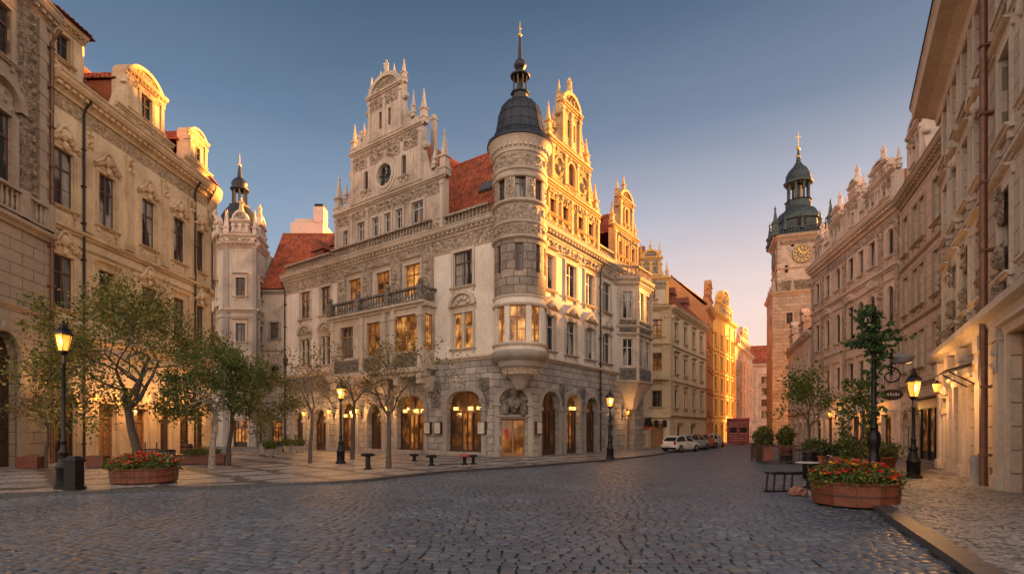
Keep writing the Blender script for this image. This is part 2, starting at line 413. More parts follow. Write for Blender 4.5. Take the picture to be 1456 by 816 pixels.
def surround_mesh(w, h, mat, kind, sill, arched):
    def mk():
        b = MB(); t = .17; o = .07
        if arched:
            P = arch(0, 0, w+.04, h+.02); O = arch(0, -.01, w+2*t, h+t); n = len(P)
            b.add([(x, -o, z) for x, z in O]+[(x, -o, z) for x, z in P]+[(x, 0, z) for x, z in O]+[(x, .01, z) for x, z in P],
                  [(i, i+1, n+i+1, n+i) for i in range(1, n-1)]+[(2*n+i, 2*n+i+1, i+1, i) for i in range(1, n-1)]+[(n+i, n+i+1, 3*n+i+1, 3*n+i) for i in range(1, n-1)]+[(n-1, 0, n, 2*n-1), (3*n-1, 2*n, 0, n-1), (2*n-1, n, 3*n, 4*n-1)])
        else:
            b.box(-w/2-t, -w/2, -o, .01, 0, h); b.box(w/2, w/2+t, -o, .01, 0, h); b.box(-w/2-t, w/2+t, -o-.01, .012, h, h+t)
            b.box(-w/2-t-.03, -w/2-t+.05, -o-.02, .01, h*.0, h+t*.99)
            b.box(w/2+t-.05, w/2+t+.03, -o-.02, .01, h*.0, h+t*.99)
        if sill:
            b.mould([(-.02, -.13), (.12, -.13), (.16, -.06), (.22, -.05), (.22, .0), (-.02, .0)], -w/2-t-.12, w/2+t+.12)
            b.box(-w/2-t+.02, -w/2-t+.2, -.1, .01, -.36, -.13); b.box(w/2+t-.2, w/2+t-.02, -.1, .01, -.36, -.13)
        e = w/2+t+.14; z0 = h+t+.28
        if kind in ('tri', 'seg', 'cap'):
            b.mould([(-.02, h+t), (.06, h+t), (.09, h+t+.2), (.2, h+t+.22), (.26, z0), (-.02, z0)], -e, e)
        if kind == 'cap':
            b.relief(-w/2-t, w/2+t, h+t+.005, h+t+.2, -.05, .05, .06, 3, 3, True)
        if kind == 'tri':
            z0 -= .003; a = w*.42
            b.prism([(-e, z0), (-e, z0+.1), (0, z0+a+.16), (e, z0+.1), (e, z0), (e-.22, z0), (0, z0+a-.08), (-e+.22, z0)], -.26, .01)
            b.prism([(-e+.22, z0), (0, z0+a-.08), (e-.22, z0)], -.08, .012)
            b.rock((0, -.1, z0+a*.36), w*.2, 4, .9)
            b.rock((0, -.12, h+.1), .14, 2, 1.3); b.rock((-w/2-t*.5, -.1, h-.05), .12, 3, 1.8); b.rock((w/2+t*.5, -.1, h-.05), .12, 5, 1.8)
        if kind == 'seg':
            z0 -= .003; n = 10; a = w*.5
            out = [(e*math.cos(math.pi*i/n), z0+.08+(a+.1)*math.sin(math.pi*i/n)) for i in range(n+1)]
            inn = [((e-.2)*math.cos(math.pi*i/n), z0+(a-.06)*math.sin(math.pi*i/n)) for i in range(n+1)]
            for i in range(n):
                q = [out[i], out[i+1], inn[i+1], inn[i]]
                b.add([(x, -.24, z) for x, z in q]+[(x, .01, z) for x, z in q], [(0,1,2,3), (4,5,1,0), (3,2,6,7)])
            b.add([(e, -.24, z0), (e, -.24, z0+.08), (e-.2, -.24, z0), (-e, -.24, z0), (-e, -.24, z0+.08), (-e+.2, -.24, z0)], [(0,1,2), (3,5,4)])
            b.prism(inn, -.06, .012)
            for k in range(5):
                th = math.pi*(k+.5)/5; b.rock(((e-.42)*.72*math.cos(th), -.09, z0+.1+(a-.2)*.62*math.sin(th)), .17, k+2, .9)
        if kind == 'stucco':      # broken cartouche and drapery of baroque fronts
            b.mould([(-.02, h+t), (.05, h+t), (.1, h+t+.06), (-.02, h+t+.06)], -e, e)
            for sgn in (-1, 1):
                pts = [(sgn*(e+.05), h+t+.22), (sgn*(e-.15), h+t+.34), (sgn*w*.36, h+t+.62), (sgn*w*.18, h+t+.98), (0, h+t+1.1)]
                b.tube([(x, -.14, z) for x, z in pts], [.09, .1, .1, .1, .09], 6)
                b.tube([(x, -.1, z-.17) for x, z in pts], .05, 5)
                for k in range(3): b.rock((sgn*(w*.18+.22*k), -.07, h+t+.52-.13*k), .15, k+7, 1.0)
            b.rock((0, -.12, h+t+.62), .26, 9, 1.2); b.rock((0, -.14, h+t+.05), .15, 6, 1.4)
            b.relief(-w/2-t, w/2+t, -.95, -.38, -.01, .05, .07, 5, 2.2, True)
        return b.mesh('surround', mat)
    return cached(('s', w, h, mat.name, kind, sill, arched), mk)
def window(root, F, cx, z0, w, h, frame_mat, pane, style='cross', smat=None, kind=None, sill=True, arched=False, y=0.0):
    M = F @ T(cx, y, z0)
    o = put('window', frame_mesh(w, h, style, frame_mat, arched), root, M)
    put('pane', pane_mesh(w, h, pane, arched), o, M)
    if smat: put('surround', surround_mesh(w, h, smat, kind, sill, arched), o, M)
    return o
CORN = [(-.02, 0), (.1, 0), (.12, .12), (.2, .2), (.2, .3), (.42, .38), (.5, .5), (.5, .62), (.56, .66), (.56, .72), (-.02, .74)]
def cornice(mb, x0, x1, z, k=1.0, y=0.0, dent=.42):
    mb.mould([(o*k if o > 0 else o, z+h*k) for o, h in CORN], x0, x1, y)
    if dent:
        n = int((x1-x0)/dent)
        for i in range(n):
            x = x0+(i+.5)*(x1-x0)/n
            mb.box(x-.1*k, x+.1*k, y-.36*k, y-.1*k, z+.2*k, z+.325*k)
def band(mb, x0, x1, z, k=1.0, y=0.0):
    mb.mould([(-.02, z), (.06*k, z), (.08*k, z+.06*k), (.16*k, z+.1*k), (.16*k, z+.18*k), (-.02, z+.22*k)], x0, x1, y)
def balusters(mb, x0, x1, z, h=.85, y=0.0, step=.27, t=.09):
    mb.box(x0, x1, y-t-.03, y+t+.03, z, z+.12); mb.box(x0, x1, y-t-.05, y+t+.05, z+h-.13, z+h)
    n = max(1, int((x1-x0)/step)); hh = h-.25
    for i in range(n):
        x = x0+(i+.5)*(x1-x0)/n
        mb.lathe([(.04, 0), (.05, .1*hh), (.085, .32*hh), (.05, .62*hh), (.04, .8*hh), (.06, hh)], 6, (x, y, z+.12))
def pinnacle_mesh(h, r, mat):
    def mk():
        b = MB()
        b.box(-r*1.25, r*1.25, -r*1.25, r*1.25, 0, h*.14); b.box(-r*1.5, r*1.5, -r*1.5, r*1.5, h*.14, h*.18)
        b.box(-r, r, -r, r, h*.18, h*.4); b.box(-r*1.35, r*1.35, -r*1.35, r*1.35, h*.4, h*.44)
        b.taper(0, 0, h*.44, h*.9, r*.8, r*.8, r*.22, r*.22); b.ball((0, 0, h*.93), r*.45, 8); b.taper(0, 0, h*.95, h*1.06, r*.2, r*.2, r*.03, r*.03)
        for i in range(4):
            a = i*math.pi/2; b.rock((r*.75*math.cos(a), r*.75*math.sin(a), h*.47), r*.45, i+1, 1.2, 1)
        return b.mesh('pinnacle', mat)
    return cached(('pin', h, r, mat.name), mk)
def statue_mesh(h, mat):
    """draped stone figure on a small plinth, far up on a gable"""
    def mk():
        b = MB(); b.box(-h*.16, h*.16, -h*.16, h*.16, 0, h*.14)
        b.lathe([(.15*h, .14*h), (.17*h, .22*h), (.13*h, .4*h), (.115*h, .52*h), (.15*h, .66*h), (.13*h, .76*h), (.05*h, .81*h), (.045*h, .84*h)], 10)
        b.ball((0, -.01*h, .91*h), .075*h, 8, 1.15)
        b.tube([(.13*h, 0, .73*h), (.21*h, -.03*h, .58*h), (.13*h, -.12*h, .5*h)], [.05*h, .04*h, .03*h], 6)
        b.tube([(-.13*h, 0, .73*h), (-.22*h, 0, .62*h), (-.19*h, -.08*h, .8*h)], [.05*h, .04*h, .03*h], 6)
        return b.mesh('statue', mat)
    return cached(('sta', h, mat.name), mk)
def volute(mb, x, z, w, h, side, y0, y1, n=10):
    """concave scroll that steps a gable tier in; (x,z) its foot next to the tier wall"""
    P = [(x, z)]
    for i in range(n+1):
        a = math.pi/2*i/n
        P.append((x+side*max(.02, w*(1-math.sin(a)**1.25)), z+h*(1-math.cos(a))**.85))
    P.append((x, z+h))
    if side < 0: P = P[::-1]
    mb.prism(P, y0, y1)
    for (cx, cz, r) in ((x+side*(w-.26*min(w, h)), z+.2*min(w, h), min(w, h)*.24), (x+side*.1*w, z+h-.1*h, min(w, h)*.13)):
        q = MB(); q.lathe([(.001, -.02), (r*.5, -.05), (r*.6, 0), (r, 0), (r, .3)], 12)
        q.xform(T(cx, y0-.03, cz) @ Matrix.Rotation(-math.pi/2, 4, 'X')); mb.add(q.v, q.f, True)
def tiles(mb, a, b, c, d, tw=.26, th=.36, seed=0):
    """pantiles on the roof quad a(eave left) b(eave right) c(ridge right) d(ridge left); every tile a loose piece"""
    a, b, c, d = (Vector(p) for p in (a, b, c, d)); rnd = random.Random(seed)
    nrm = (b-a).cross(d-a).normalized()
    if nrm.z < 0: nrm = -nrm
    H = ((d-a).length+(c-b).length)/2; rows = max(2, int(H/th))
    up = ((d+c)/2-(a+b)/2).normalized()
    mb.add([a, b, c, d], [(0,1,2,3)])
    for j in range(rows):
        t0 = j/rows; t1 = min(1.0, (j+1.25)/rows)
        l0 = a.lerp(d, t0); r0 = b.lerp(c, t0); l1 = a.lerp(d, t1); r1 = b.lerp(c, t1)
        n = int((r0-l0).length/tw)
        if n < 1: continue
        ux = (r0-l0).normalized(); mid = (l0+r0)/2
        wl = (l1-l0).dot(ux); wr = (r1-l0).dot(ux); W = (r0-l0).length
        sl = (l1-l0)-ux*wl
        for i in range(n):
            x0 = W*i/n; x1 = W*(i+1)/n
            if (x0+x1)/2 < wl or (x0+x1)/2 > wr: continue
            j1 = rnd.uniform(-.012, .012); V = []
            for f, e, q in ((0, .045, 0), (1, .012, 1)):
                for xx, hh in ((x0+.01, 0), (x0+.3*(x1-x0), .06), (x0+.6*(x1-x0), .06), (x1+.02, 0)):
                    V.append(l0+ux*xx+sl*q+nrm*(hh+e+j1)-up*(0 if q else rnd.uniform(0, .02)))
            mb.add(V, [(0,1,5,4), (1,2,6,5), (2,3,7,6), (0,3,2,1)])
    return mb
# ------------------------------------------------------------------ materials
m_white = plaster('ivory render', (.75,.68,.595), (.46,.39,.32), .62)
m_stone = ashlar('grey rough ashlar', (.42,.385,.35), (.28,.262,.245), (.11,.10,.095))
m_turret = ashlar('turret stone', (.34,.28,.225), (.20,.18,.165), (.10,.085,.075), .8, .5, .9)
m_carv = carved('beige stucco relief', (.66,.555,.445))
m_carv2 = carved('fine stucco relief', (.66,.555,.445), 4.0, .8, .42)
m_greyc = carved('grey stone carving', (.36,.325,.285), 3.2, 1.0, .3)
m_trim = plaster('stone trim', (.58,.495,.40), (.30,.25,.20), .75, .3)
m_trimg = plaster('grey stone trim', (.36,.325,.285), (.17,.15,.135), .6, .3)
m_gold = plaster('sunny yellow stucco', (.74,.57,.36), (.30,.20,.115), .6)
m_goldt = plaster('yellow stucco trim', (.64,.47,.28), (.28,.175,.09), .75, .3)
m_sunt = plaster('sunlight tinted gable trim', (.64,.43,.19), (.36,.21,.09), .6, .3)  # gold of the low sun painted into the right front's gable trim
m_sunc = carved('sunlight tinted gable relief', (.64,.43,.19), 3.0, .8, .42)  # sun's gold painted into the relief colour as well
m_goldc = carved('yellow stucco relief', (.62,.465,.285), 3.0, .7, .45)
m_tan = plaster('tan rusticated render', (.42,.335,.245), (.24,.18,.125), .5, lines=.56)
m_tant = plaster('tan trim', (.40,.315,.23), (.2,.15,.105), .6, .3)
m_tanc = carved('tan relief', (.40,.31,.225), 2.4, .9, .35)
m_far1 = plaster('right house render', (.56,.475,.385), (.32,.26,.2), .55, lines=.62)
m_far1t = plaster('right house trim', (.57,.485,.395), (.31,.25,.2), .6, .3)
m_ashb = plaster('brown block render', (.54,.43,.335), (.34,.255,.19), .5, lines=.7)
m_pink = plaster('rose stucco', (.63,.505,.41), (.36,.27,.21), .65)
m_pinkt = plaster('rose trim', (.66,.54,.44), (.33,.25,.195), .7, .3)
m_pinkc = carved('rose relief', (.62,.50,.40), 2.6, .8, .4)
m_creamt = plaster('cream tower render', (.56,.49,.40), (.27,.23,.195), .8)
m_cream = plaster('cream house render', (.64,.54,.38), (.42,.33,.22), .4)
m_creamd = plaster('cream trim', (.56,.45,.29), (.35,.26,.16), .5)
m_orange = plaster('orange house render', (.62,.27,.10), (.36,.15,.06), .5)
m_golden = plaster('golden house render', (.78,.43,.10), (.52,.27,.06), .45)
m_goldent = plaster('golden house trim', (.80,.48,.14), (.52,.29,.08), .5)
m_pale = plaster('pale rose render', (.60,.47,.39), (.40,.29,.24), .5)
m_tower = plaster('old tower render', (.54,.44,.34), (.19,.145,.11), .95)
m_towerl = ashlar('old tower stone', (.37,.29,.22), (.26,.20,.155), (.14,.105,.08), .9, .5, .7)
m_wood = plain('brown window wood', (.10,.045,.022), .45, 0, .4, 8)
m_woodl = plain('ochre window wood', (.30,.145,.055), .5, 0, .35, 8)
m_woodw = plain('pale window paint', (.50,.47,.42), .5, 0, .2, 8)
m_dwood = plain('dark door wood', (.055,.028,.016), .45, 0, .45, 7)
m_iron = plain('black cast iron', (.014,.014,.016), .38, .6, .3, 12, .15)
m_pipe = plain('dark drainpipe', (.03,.024,.022), .45, .5, .3, 8)
m_pipeb = plain('rusty brown pipe', (.16,.075,.045), .5, .4, .4, 5)
m_gilt = plain('gilding', (.85,.50,.12), .3, 1.0, .15, 6)
m_slate = plain('dark slate lead', (.028,.030,.036), .45, .3, .45, 5, .3)
m_copper = plain('patinated copper', (.045,.058,.058), .5, .4, .6, 3, .3)
m_lead = plain('roof lead', (.10,.10,.105), .55, .3, .3, 4)
m_dark = plain('dark interior', (.02,.016,.013), .9)
m_brick = plain('chimney brick', (.33,.14,.085), .9, 0, .4, 9, .5)
m_tile = island('red pantiles', [(0,(.20,.042,.016)), (.35,(.34,.078,.026)), (.7,(.42,.11,.038)), (1,(.30,.06,.022))], .75, .3, 9, .5, .8)
m_tiled = island('old brown pantiles', [(0,(.12,.035,.02)), (.4,(.22,.06,.028)), (1,(.30,.085,.035))], .8, .3, 9)
m_paper = plain('menu paper', (.50,.45,.38), .8)
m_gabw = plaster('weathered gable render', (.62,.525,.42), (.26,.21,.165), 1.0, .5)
m_sunw = plaster('weathered sunlight tinted gable render', (.64,.44,.20), (.34,.20,.09), .9, .5)  # golden sunlight mixed into the render colour, over real weathering
m_pd = pane_dark('dark pane')
m_pd2 = pane_dark('pane with curtains', (.02,.024,.03), (.36,.34,.31), .85)
m_pl = pane_lit('lamplit pane', (1.0,.48,.12), 1.15)
m_pl2 = pane_lit('dim lamplit pane', (.95,.40,.09), .5, .03)
m_arch = pane_lit('dim shop room', (.9,.34,.06), .2, .02)
m_bulb = emit('glowing bulb', (1.0,.50,.13), 3.2)
m_shopglow = pane_lit('warm shop light', (1.0,.38,.07), .8, .05)
m_lampglass = emit('lantern glass', (1.0,.36,.045), 1.7)

# ------------------------------------------------------------------ the corner palace
PL = (-20.5, 48.2); CC = (0.3, 33.25); PR = (12.2, 49.6)
FA, LA = frame(PL, CC); FB, LB = frame(CC, PR)
pal = thing('corner_palace', 'ornate corner building with round turret, stepped gables and arched grey stone ground floor', 'building', (0.3, 33.25, 0))
def sA(s): return LA-s
CUT = 1.9
# ground floor
gA = [(sA(4.3), 3.1, 4.4, -.25), (sA(9.4), 2.8, 4.3, -.2), (sA(13.3), 1.7, 3.8, .35), (sA(16.6), 2.1, 4.0, 0), (sA(20.3), 1.9, 3.6, 0), (sA(23.4), 1.5, 3.4, 0)]
gB = [(3.9, 2.35, 4.45, 0), (7.0, 2.05, 4.4, 0), (9.9, 2.0, 4.3, 0), (17.1, 1.5, 3.9, .3), (13.2, 1.2, 3.0, 0)]
b = MB().wall([(0,0), (LA-CUT,0), (LA-CUT,6.4), (0,6.4)], [arch(x, .02 if i != 9 else 0, w, h, 14, p) for i, (x, w, h, p) in enumerate(gA)], 0, .55)
part('ground_floor_wall', b, m_stone, pal, FA)
b = MB().wall([(CUT,0), (LB,0), (LB,6.4), (CUT,6.4)], [arch(x, .02, w, h, 14, p) for x, w, h, p in gB], 0, .5)
part('ground_floor_wall', b, m_stone, pal, FB)
cA = FA @ Vector((LA-CUT, 0, 0)); cB = FB @ Vector((CUT, 0, 0))
FP, LP = frame(cA, cB)
b = MB().wall([(0,0), (LP,0), (LP,6.4), (0,6.4)], [rect(LP/2, .02, 1.55, 2.5)], 0, .35)
part('portal_wall', b, m_stone, pal, FP)
# arch rings, imposts
def arch_ring(b, x, w, h, p, t=.36, o=.12):
    A = arch(x, 0, w, h, 14, p)[2:]; O = arch(x, -.01, w+2*t, h+t+.01, 14, p)[2:]; n = len(A)
    b.add([(q, -o, z) for q, z in O]+[(q, -o, z) for q, z in A]+[(q, .01, z) for q, z in O]+[(q, .05, z) for q, z in A],
          [(i, i+1, n+i+1, n+i) for i in range(n-1)]+[(2*n+i, 2*n+i+1, i+1, i) for i in range(n-1)]+[(n+i, n+i+1, 3*n+i+1, 3*n+i) for i in range(n-1)])
    zi = h-w/2*(1+p)
    for sgn in (-1, 1):
        xx = x+sgn*(w/2+t/2-.02); b.box(xx-t/2-.08, xx+t/2+.08, -o-.06, .01, zi-.2, zi+.02)
        b.box(xx-t/2, xx+t/2, -o+.02, .01, .0, zi-.2)
    b.rock((x, -o-.02, h+.15), .2, x, 1.4)
b = MB()
for x, w, h, p in gA: arch_ring(b, x, w, h, p)
part('arch_surround', b, m_trimg, pal, FA)
b = MB()
for x, w, h, p in gB: arch_ring(b, x, w, h, p, .3)
part('arch_surround', b, m_trimg, pal, FB)
# hanging relief drops between the arches
b = MB()
for x in (sA(2.6), sA(6.9), sA(11.6)): b.relief(x-.45, x+.45, 3.3, 5.2, -.02, .14, .07, x, 2.2, True)
part('carved_panel', b, m_greyc, pal, FA)
b = MB()
for x in (5.45, 8.5, 11.3): b.relief(x-.35, x+.35, 3.4, 5.0, -.02, .13, .07, x, 2.2, True)
part('carved_panel', b, m_greyc, pal, FB)
# shop fronts in the arches: timber screens, warm rooms behind
shop_lights = []
def shopfront(F, x, w, h, lit, pt=0, y=.42):
    b = MB(); zi = h-w/2*(1+pt)
    b.box(x-w/2, x-w/2+.1, y-.1, y, 0, zi); b.box(x+w/2-.1, x+w/2, y-.1, y, 0, zi)
    b.box(x-w/2+.1, x+w/2-.1, y-.1, y-.005, zi-.28, zi-.14)
    b.box(x-.5, x-.4, y-.12, y, 0, zi-.28); b.box(x+.4, x+.5, y-.12, y, 0, zi-.28)
    b.box(x-w/2+.1, x-.5, y-.08, y-.01, 0, .75); b.box(x+.5, x+w/2-.1, y-.08, y-.01, 0, .75)
    for k in (-.35, .0, .35): b.box(x+k*w-.02, x+k*w+.02, y-.07, y-.02, zi-.14, h-.14-abs(k)*.5*w*(1+pt))
    for k in (-1, 1): b.box(x+k*.03-.02, x+k*.03+.02, y-.1, y-.02, .1, zi-.3)
    b.box(x-.4, x+.4, y-.09, y-.02, 0, .45)
    o = part('shopfront', b, m_dwood, pal, F)
    g = MB(); P = arch(x, .02, w, h, 14, pt); g.add([(q, y+.0, z) for q, z in P], geometry.tessellate_polygon([[Vector((q, z, 0)) for q, z in P]]))
    part('pane', g, m_arch, o, F)
    if lit:
        l = MB()
        for q in (-.32, .1, .34): l.box(x+q*w-.2, x+q*w+.2, y-.16, y-.12, zi-.1, zi+.12)
        part('shop_lamp', l, m_bulb, o, F)
        d = MB(); d.box(x-.4, x+.4, y-.06, y-.003, .46, zi-.3); part('door', d, m_woodl, o, F)
        g2 = MB(); g2.box(x-.3, x-.06, y-.075, y-.061, .9, zi-.45); g2.box(x+.06, x+.3, y-.075, y-.061, .9, zi-.45); part('pane', g2, m_shopglow, o, F)
        shop_lights.append((F @ Vector((x, y-.45, zi-.1)), 14))
    return o
for i, lit in ((0, 1), (1, 1), (3, 1), (4, 0)): shopfront(FA, gA[i][0], gA[i][1], gA[i][2], lit, gA[i][3])
for i, lit in ((0, 0), (1, 1), (2, 0)): shopfront(FB, gB[i][0], gB[i][1], gB[i][2], lit)
def plank_door(F, x, w, h, pt, mat, y=.4, root=None, name='door'):
    b = MB(); P = arch(x, .02, w, h, 14, pt); b.add([(q, y, z) for q, z in P], geometry.tessellate_polygon([[Vector((q, z, 0)) for q, z in P]]))
    zi = h-w/2
    for k in range(7): xx = x-w/2+w*(k+.5)/7; b.box(xx-w/15, xx+w/15, y-.035, y-.002, .05, zi)
    for sgn in (-1, 1):
        for zz in (.25, 1.35): b.box(x+sgn*w*.25-w*.16, x+sgn*w*.25+w*.16, y-.07, y-.036, zz, zz+.8)
    b.box(x-.03, x+.03, y-.08, y-.03, .05, zi); b.box(x-w/2, x+w/2, y-.1, y-.003, zi-.06, zi+.1)
    o = part(name, b, mat, root or pal, F)
    k = MB(); k.ball((x+.12, y-.12, 1.05), .045, 8); part('handle', k, m_iron, o, F)
    return o
plank_door(FA, gA[2][0], 1.7, 3.8, .35, m_dwood); plank_door(FA, gA[5][0], 1.5, 3.4, 0, m_dwood)
plank_door(FB, gB[3][0], 1.5, 3.9, .3, m_woodl); plank_door(FB, gB[4][0], 1.2, 3.0, 0, m_dwood)
# menu boards
for F, x in ((FA, sA(6.6)), (FA, sA(7.6)), (FA, sA(2.7)), (FB, 2.3)):
    b = MB(); b.box(x-.32, x+.32, -.2, .0, 1.5, 2.35); o = part('menu_board', b, m_dwood, pal, F)
    b = MB(); b.box(x-.27, x+.27, -.212, -.2, 1.56, 2.3); part('paper', b, m_paper, o, F)
# corner portal: door, carved tympanum
b = MB(); b.box(LP/2-.77, LP/2-.7, .2, .3, 0, 2.52); b.box(LP/2+.7, LP/2+.77, .2, .3, 0, 2.52); b.box(LP/2-.05, LP/2+.05, .2, .3, 0, 2.45); b.box(LP/2-.7, LP/2+.7, .2, .3, 2.4, 2.52)
b.box(LP/2-.7, LP/2-.05, .22, .28, 0, .3); b.box(LP/2+.05, LP/2+.7, .22, .28, 0, .3)
o = part('corner_door', b, m_woodl, pal, FP)
b = MB(); b.add([(x, .27, z) for x, z in rect(LP/2, .02, 1.54, 2.5)], [(0,1,2,3)]); part('pane', b, pane_lit('ochre door glass', (1.0,.38,.05), .3, .3), o, FP)
b = MB(); b.box(LP/2-.52, LP/2-.27, .18, .2, 1.25, 1.85); part('poster', b, plain('red poster', (.42,.03,.02), .6), o, FP)
b = MB(); P = arch(LP/2, 2.6, 1.9, 2.0, 14)
b.relief(LP/2-.95, LP/2+.95, 2.62, 3.75, -.06, .2, .06, 3, 1.9, True); b.relief(LP/2-.7, LP/2+.7, 3.75, 4.35, -.06, .2, .06, 5, 1.9, True)
b.rock((LP/2, -.2, 3.5), .42, 3, 1.2, 3); b.rock((LP/2, -.22, 4.15), .26, 5, 1.1, 2)
for sgn in (-1, 1): b.rock((LP/2+sgn*.6, -.16, 3.1), .3, 4+sgn, 1.5, 2)
part('tympanum', b, m_greyc, pal, FP)
b = MB(); arch_ring(b, LP/2, 1.9, 4.5, 0, .32, .18); b.mould([(-.02, 2.53), (.12, 2.53), (.16, 2.62), (.26, 2.66), (.26, 2.76), (-.02, 2.76)], .2, LP-.2)
part('arch_surround', b, m_trimg, pal, FP)
# steps in front of the arches
b = MB()
for x, w in ((sA(4.3), 3.6), (sA(9.4), 3.2), (sA(13.3), 2.2)):
    b.box(x-w/2, x+w/2, -.75, .3, 0, .18); b.box(x-w/2+.25, x+w/2-.25, -.4, .3, .18, .34)
part('steps', b, m_trimg, pal, FA)
# upper storeys
winA_hi = [(4.4, 1.65, 2.35), (19.5, 1.35, 2.35), (22.4, 1.4, 2.35)]
bay_hi = [(9.2, 1.55, 2.3), (12.4, 1.55, 2.3), (15.7, 1.5, 2.3)]
holes = [rect(sA(s), 11.4, w, h) for s, w, h in winA_hi]+[rect(sA(s), 11.45, w, h) for s, w, h in bay_hi]
holes += [rect(sA(s), 7.25, 1.7 if s < 5 else 1.35, 2.4) for s in (4.4, 19.5, 22.4)]
b = MB().wall([(0,6.4), (LA,6.4), (LA,14.0), (0,14.0)], holes); part('upper_wall', b, m_white, pal, FA)
winB = [3.7, 6.7, 9.6, 12.5]
holes = [rect(x, z, 1.42, 2.4) for x in winB for z in (7.2, 11.3)]
b = MB().wall([(0,6.4), (LB,6.4), (LB,14.0), (0,14.0)], holes); part('upper_wall', b, m_white, pal, FB)
for s, w, h in winA_hi: window(pal, FA, sA(s), 11.4, w, h, m_wood, m_pd2 if s < 5 else m_pl2, 'cross', m_trim, None)
for s in (4.4, 19.5, 22.4): window(pal, FA, sA(s), 7.25, 1.7 if s < 5 else 1.35, 2.4, m_trim, m_pl if s < 5 else m_pd, 'stone', m_trim, 'seg')
for i, x in enumerate(winB):
    window(pal, FB, x, 11.3, 1.42, 2.4, m_woodw, m_pd2, 'bar', m_trim, 'cap')
    window(pal, FB, x, 7.2, 1.42, 2.4, m_woodw, m_pd2, 'bar', m_trim, 'tri')
for s, w, h in bay_hi: window(pal, FA, sA(s), 11.45, w, h, m_woodl, m_pl if s < 10 else m_pl2, 'cross', m_trim, 'cap', False)
# carved pilasters between the balcony windows, and the panel field round them
b = MB()
for s in (7.6, 10.8, 14.1, 17.2):
    b.box(sA(s)-.5, sA(s)+.5, -.22, .0, 10.5, 13.9); b.relief(sA(s)-.46, sA(s)+.46, 10.7, 13.8, -.22, .14, .07, s, 2.0, True)
part('carved_pilaster', b, m_carv2, pal, FA)
# belt course, frieze, cornice, parapet
for F, x0, x1, L in ((FA, 0, LA-1.5, LA), (FB, 1.5, LB, LB)):
    b = MB(); band(b, x0, x1, 6.4, 1.5)
    cornice(b, x0, x1, 14.9, .95)
    b.mould([(-.02, 13.9), (.05, 13.9), (.1, 14.0), (-.02, 14.02)], x0, x1)
    part('cornice', b, m_trim, pal, F)
    b = MB(); b.box(x0, x1, -.03, .3, 14.0, 14.92); b.relief(x0+.1, x1-.1, 14.05, 14.88, -.03, .09, .09, 3, 1.6); part('frieze', b, m_carv, pal, F)
b = MB()
for x0, x1 in ((.2, 6.8), (18.9, LA-2.1)):
    balusters(b, x0, x1, 15.6, .85, -.05, .3, .12); b.box(x0, x1, .1, .25, 15.5, 16.3)
b.box(7.4, 18.6, -.5, -.3, 15.62, 15.72); balusters(b, 7.4, 18.6, 15.6, .8, -.38, .32, .1)
part('roof_balustrade', b, m_carv2, pal, FA)
b = MB()
for x0, x1 in ((1.9, 3.0), (10.9, 13.4), (18.5, LB)): balusters(b, x0, x1, 15.6, .8, -.05, .3, .12); b.box(x0, x1, .1, .25, 15.5, 16.25)
part('roof_balustrade', b, m_carv2, pal, FB)
# projecting bay with two balconies on the left front
X0, X1, BY = sA(17.2), sA(7.0), -1.15
bw = [(sA(15.2), 1.6, 2.4), (sA(12.1), 1.5, 2.4), (sA(8.7), 2.3, 2.5)]
b = MB().wall([(X0,6.0), (X1,6.0), (X1,10.3), (X0,10.3)], [rect(x, 7.3, w, h) for x, w, h in bw], BY, .2)
b.box(X0, X1, BY+.001, 0, 5.85, 6.0)
b.add([(X0,BY,6.0), (X0,0,6.0), (X0,0,10.3), (X0,BY,10.3)], [(0,1,2,3)])
part('bay_wall', b, m_gabw, pal, FA)
FS, LS = frame(FA @ Vector((X1, BY, 0)), FA @ Vector((X1, 0, 0)))
b = MB().wall([(0,6.0), (LS,6.0), (LS,10.3), (0,10.3)], [rect(LS/2, 7.3, .75, 2.5)], 0, .2); part('bay_wall', b, m_gabw, pal, FS)
window(pal, FS, LS/2, 7.3, .75, 2.5, m_woodl, m_pl, 'grid')
for i, (x, w, h) in enumerate(bw): window(pal, FA, x, 7.3, w, h, m_woodl, (m_pd, m_pl2, m_pl)[i], 'grid' if i == 2 else 'cross', m_trim, None, False, y=BY)
b = MB()
b.mould([(-.02, 10.25), (.12, 10.25), (.16, 10.4), (.34, 10.46), (.34, 10.6), (-.02, 10.62)], X0-.3, X1+.3, BY)
b.mould([(-.02, 10.25), (.12, 10.25), (.16, 10.4), (.34, 10.46), (.34, 10.6), (-.02, 10.62)], X0-.3, X0-.02, -.3)
b.box(X0-.25, X1+.25, BY, 0, 10.3, 10.61)
b.mould([(-.02, 5.5), (.08, 5.5), (.12, 5.7), (.3, 5.8), (.34, 6.0), (.34, 6.1), (-.02, 6.12)], X0-.3, X1+.3, BY)
b.box(X0-.25, X1+.3, BY-.33, 0, 5.98, 6.115)
for s in (7.3, 9.6, 12.0, 14.5, 16.9):   # corbels
    x = sA(s); b.prism([(x-.22, 4.5), (x+.22, 4.5), (x+.3, 5.55), (x-.3, 5.55)], -.45, 0); b.prism([(x-.2, 5.0), (x+.2, 5.0), (x+.3, 5.86), (x-.3, 5.86)], -1.3, -.4)
    b.rock((x, -.5, 4.9), .27, s, 1.3)
for s in (7.25, 9.95, 10.9, 13.4, 16.95): b.box(sA(s)-.2, sA(s)+.2, BY-.14, BY, 6.12, 10.24); b.box(sA(s)-.28, sA(s)+.28, BY-.2, BY, 9.6, 9.85)
part('bay_moulding', b, m_trim, pal, FA)
b = MB(); balusters(b, X0-.1, X1+.1, 10.61, 1.0, BY-.12, .3, .1)
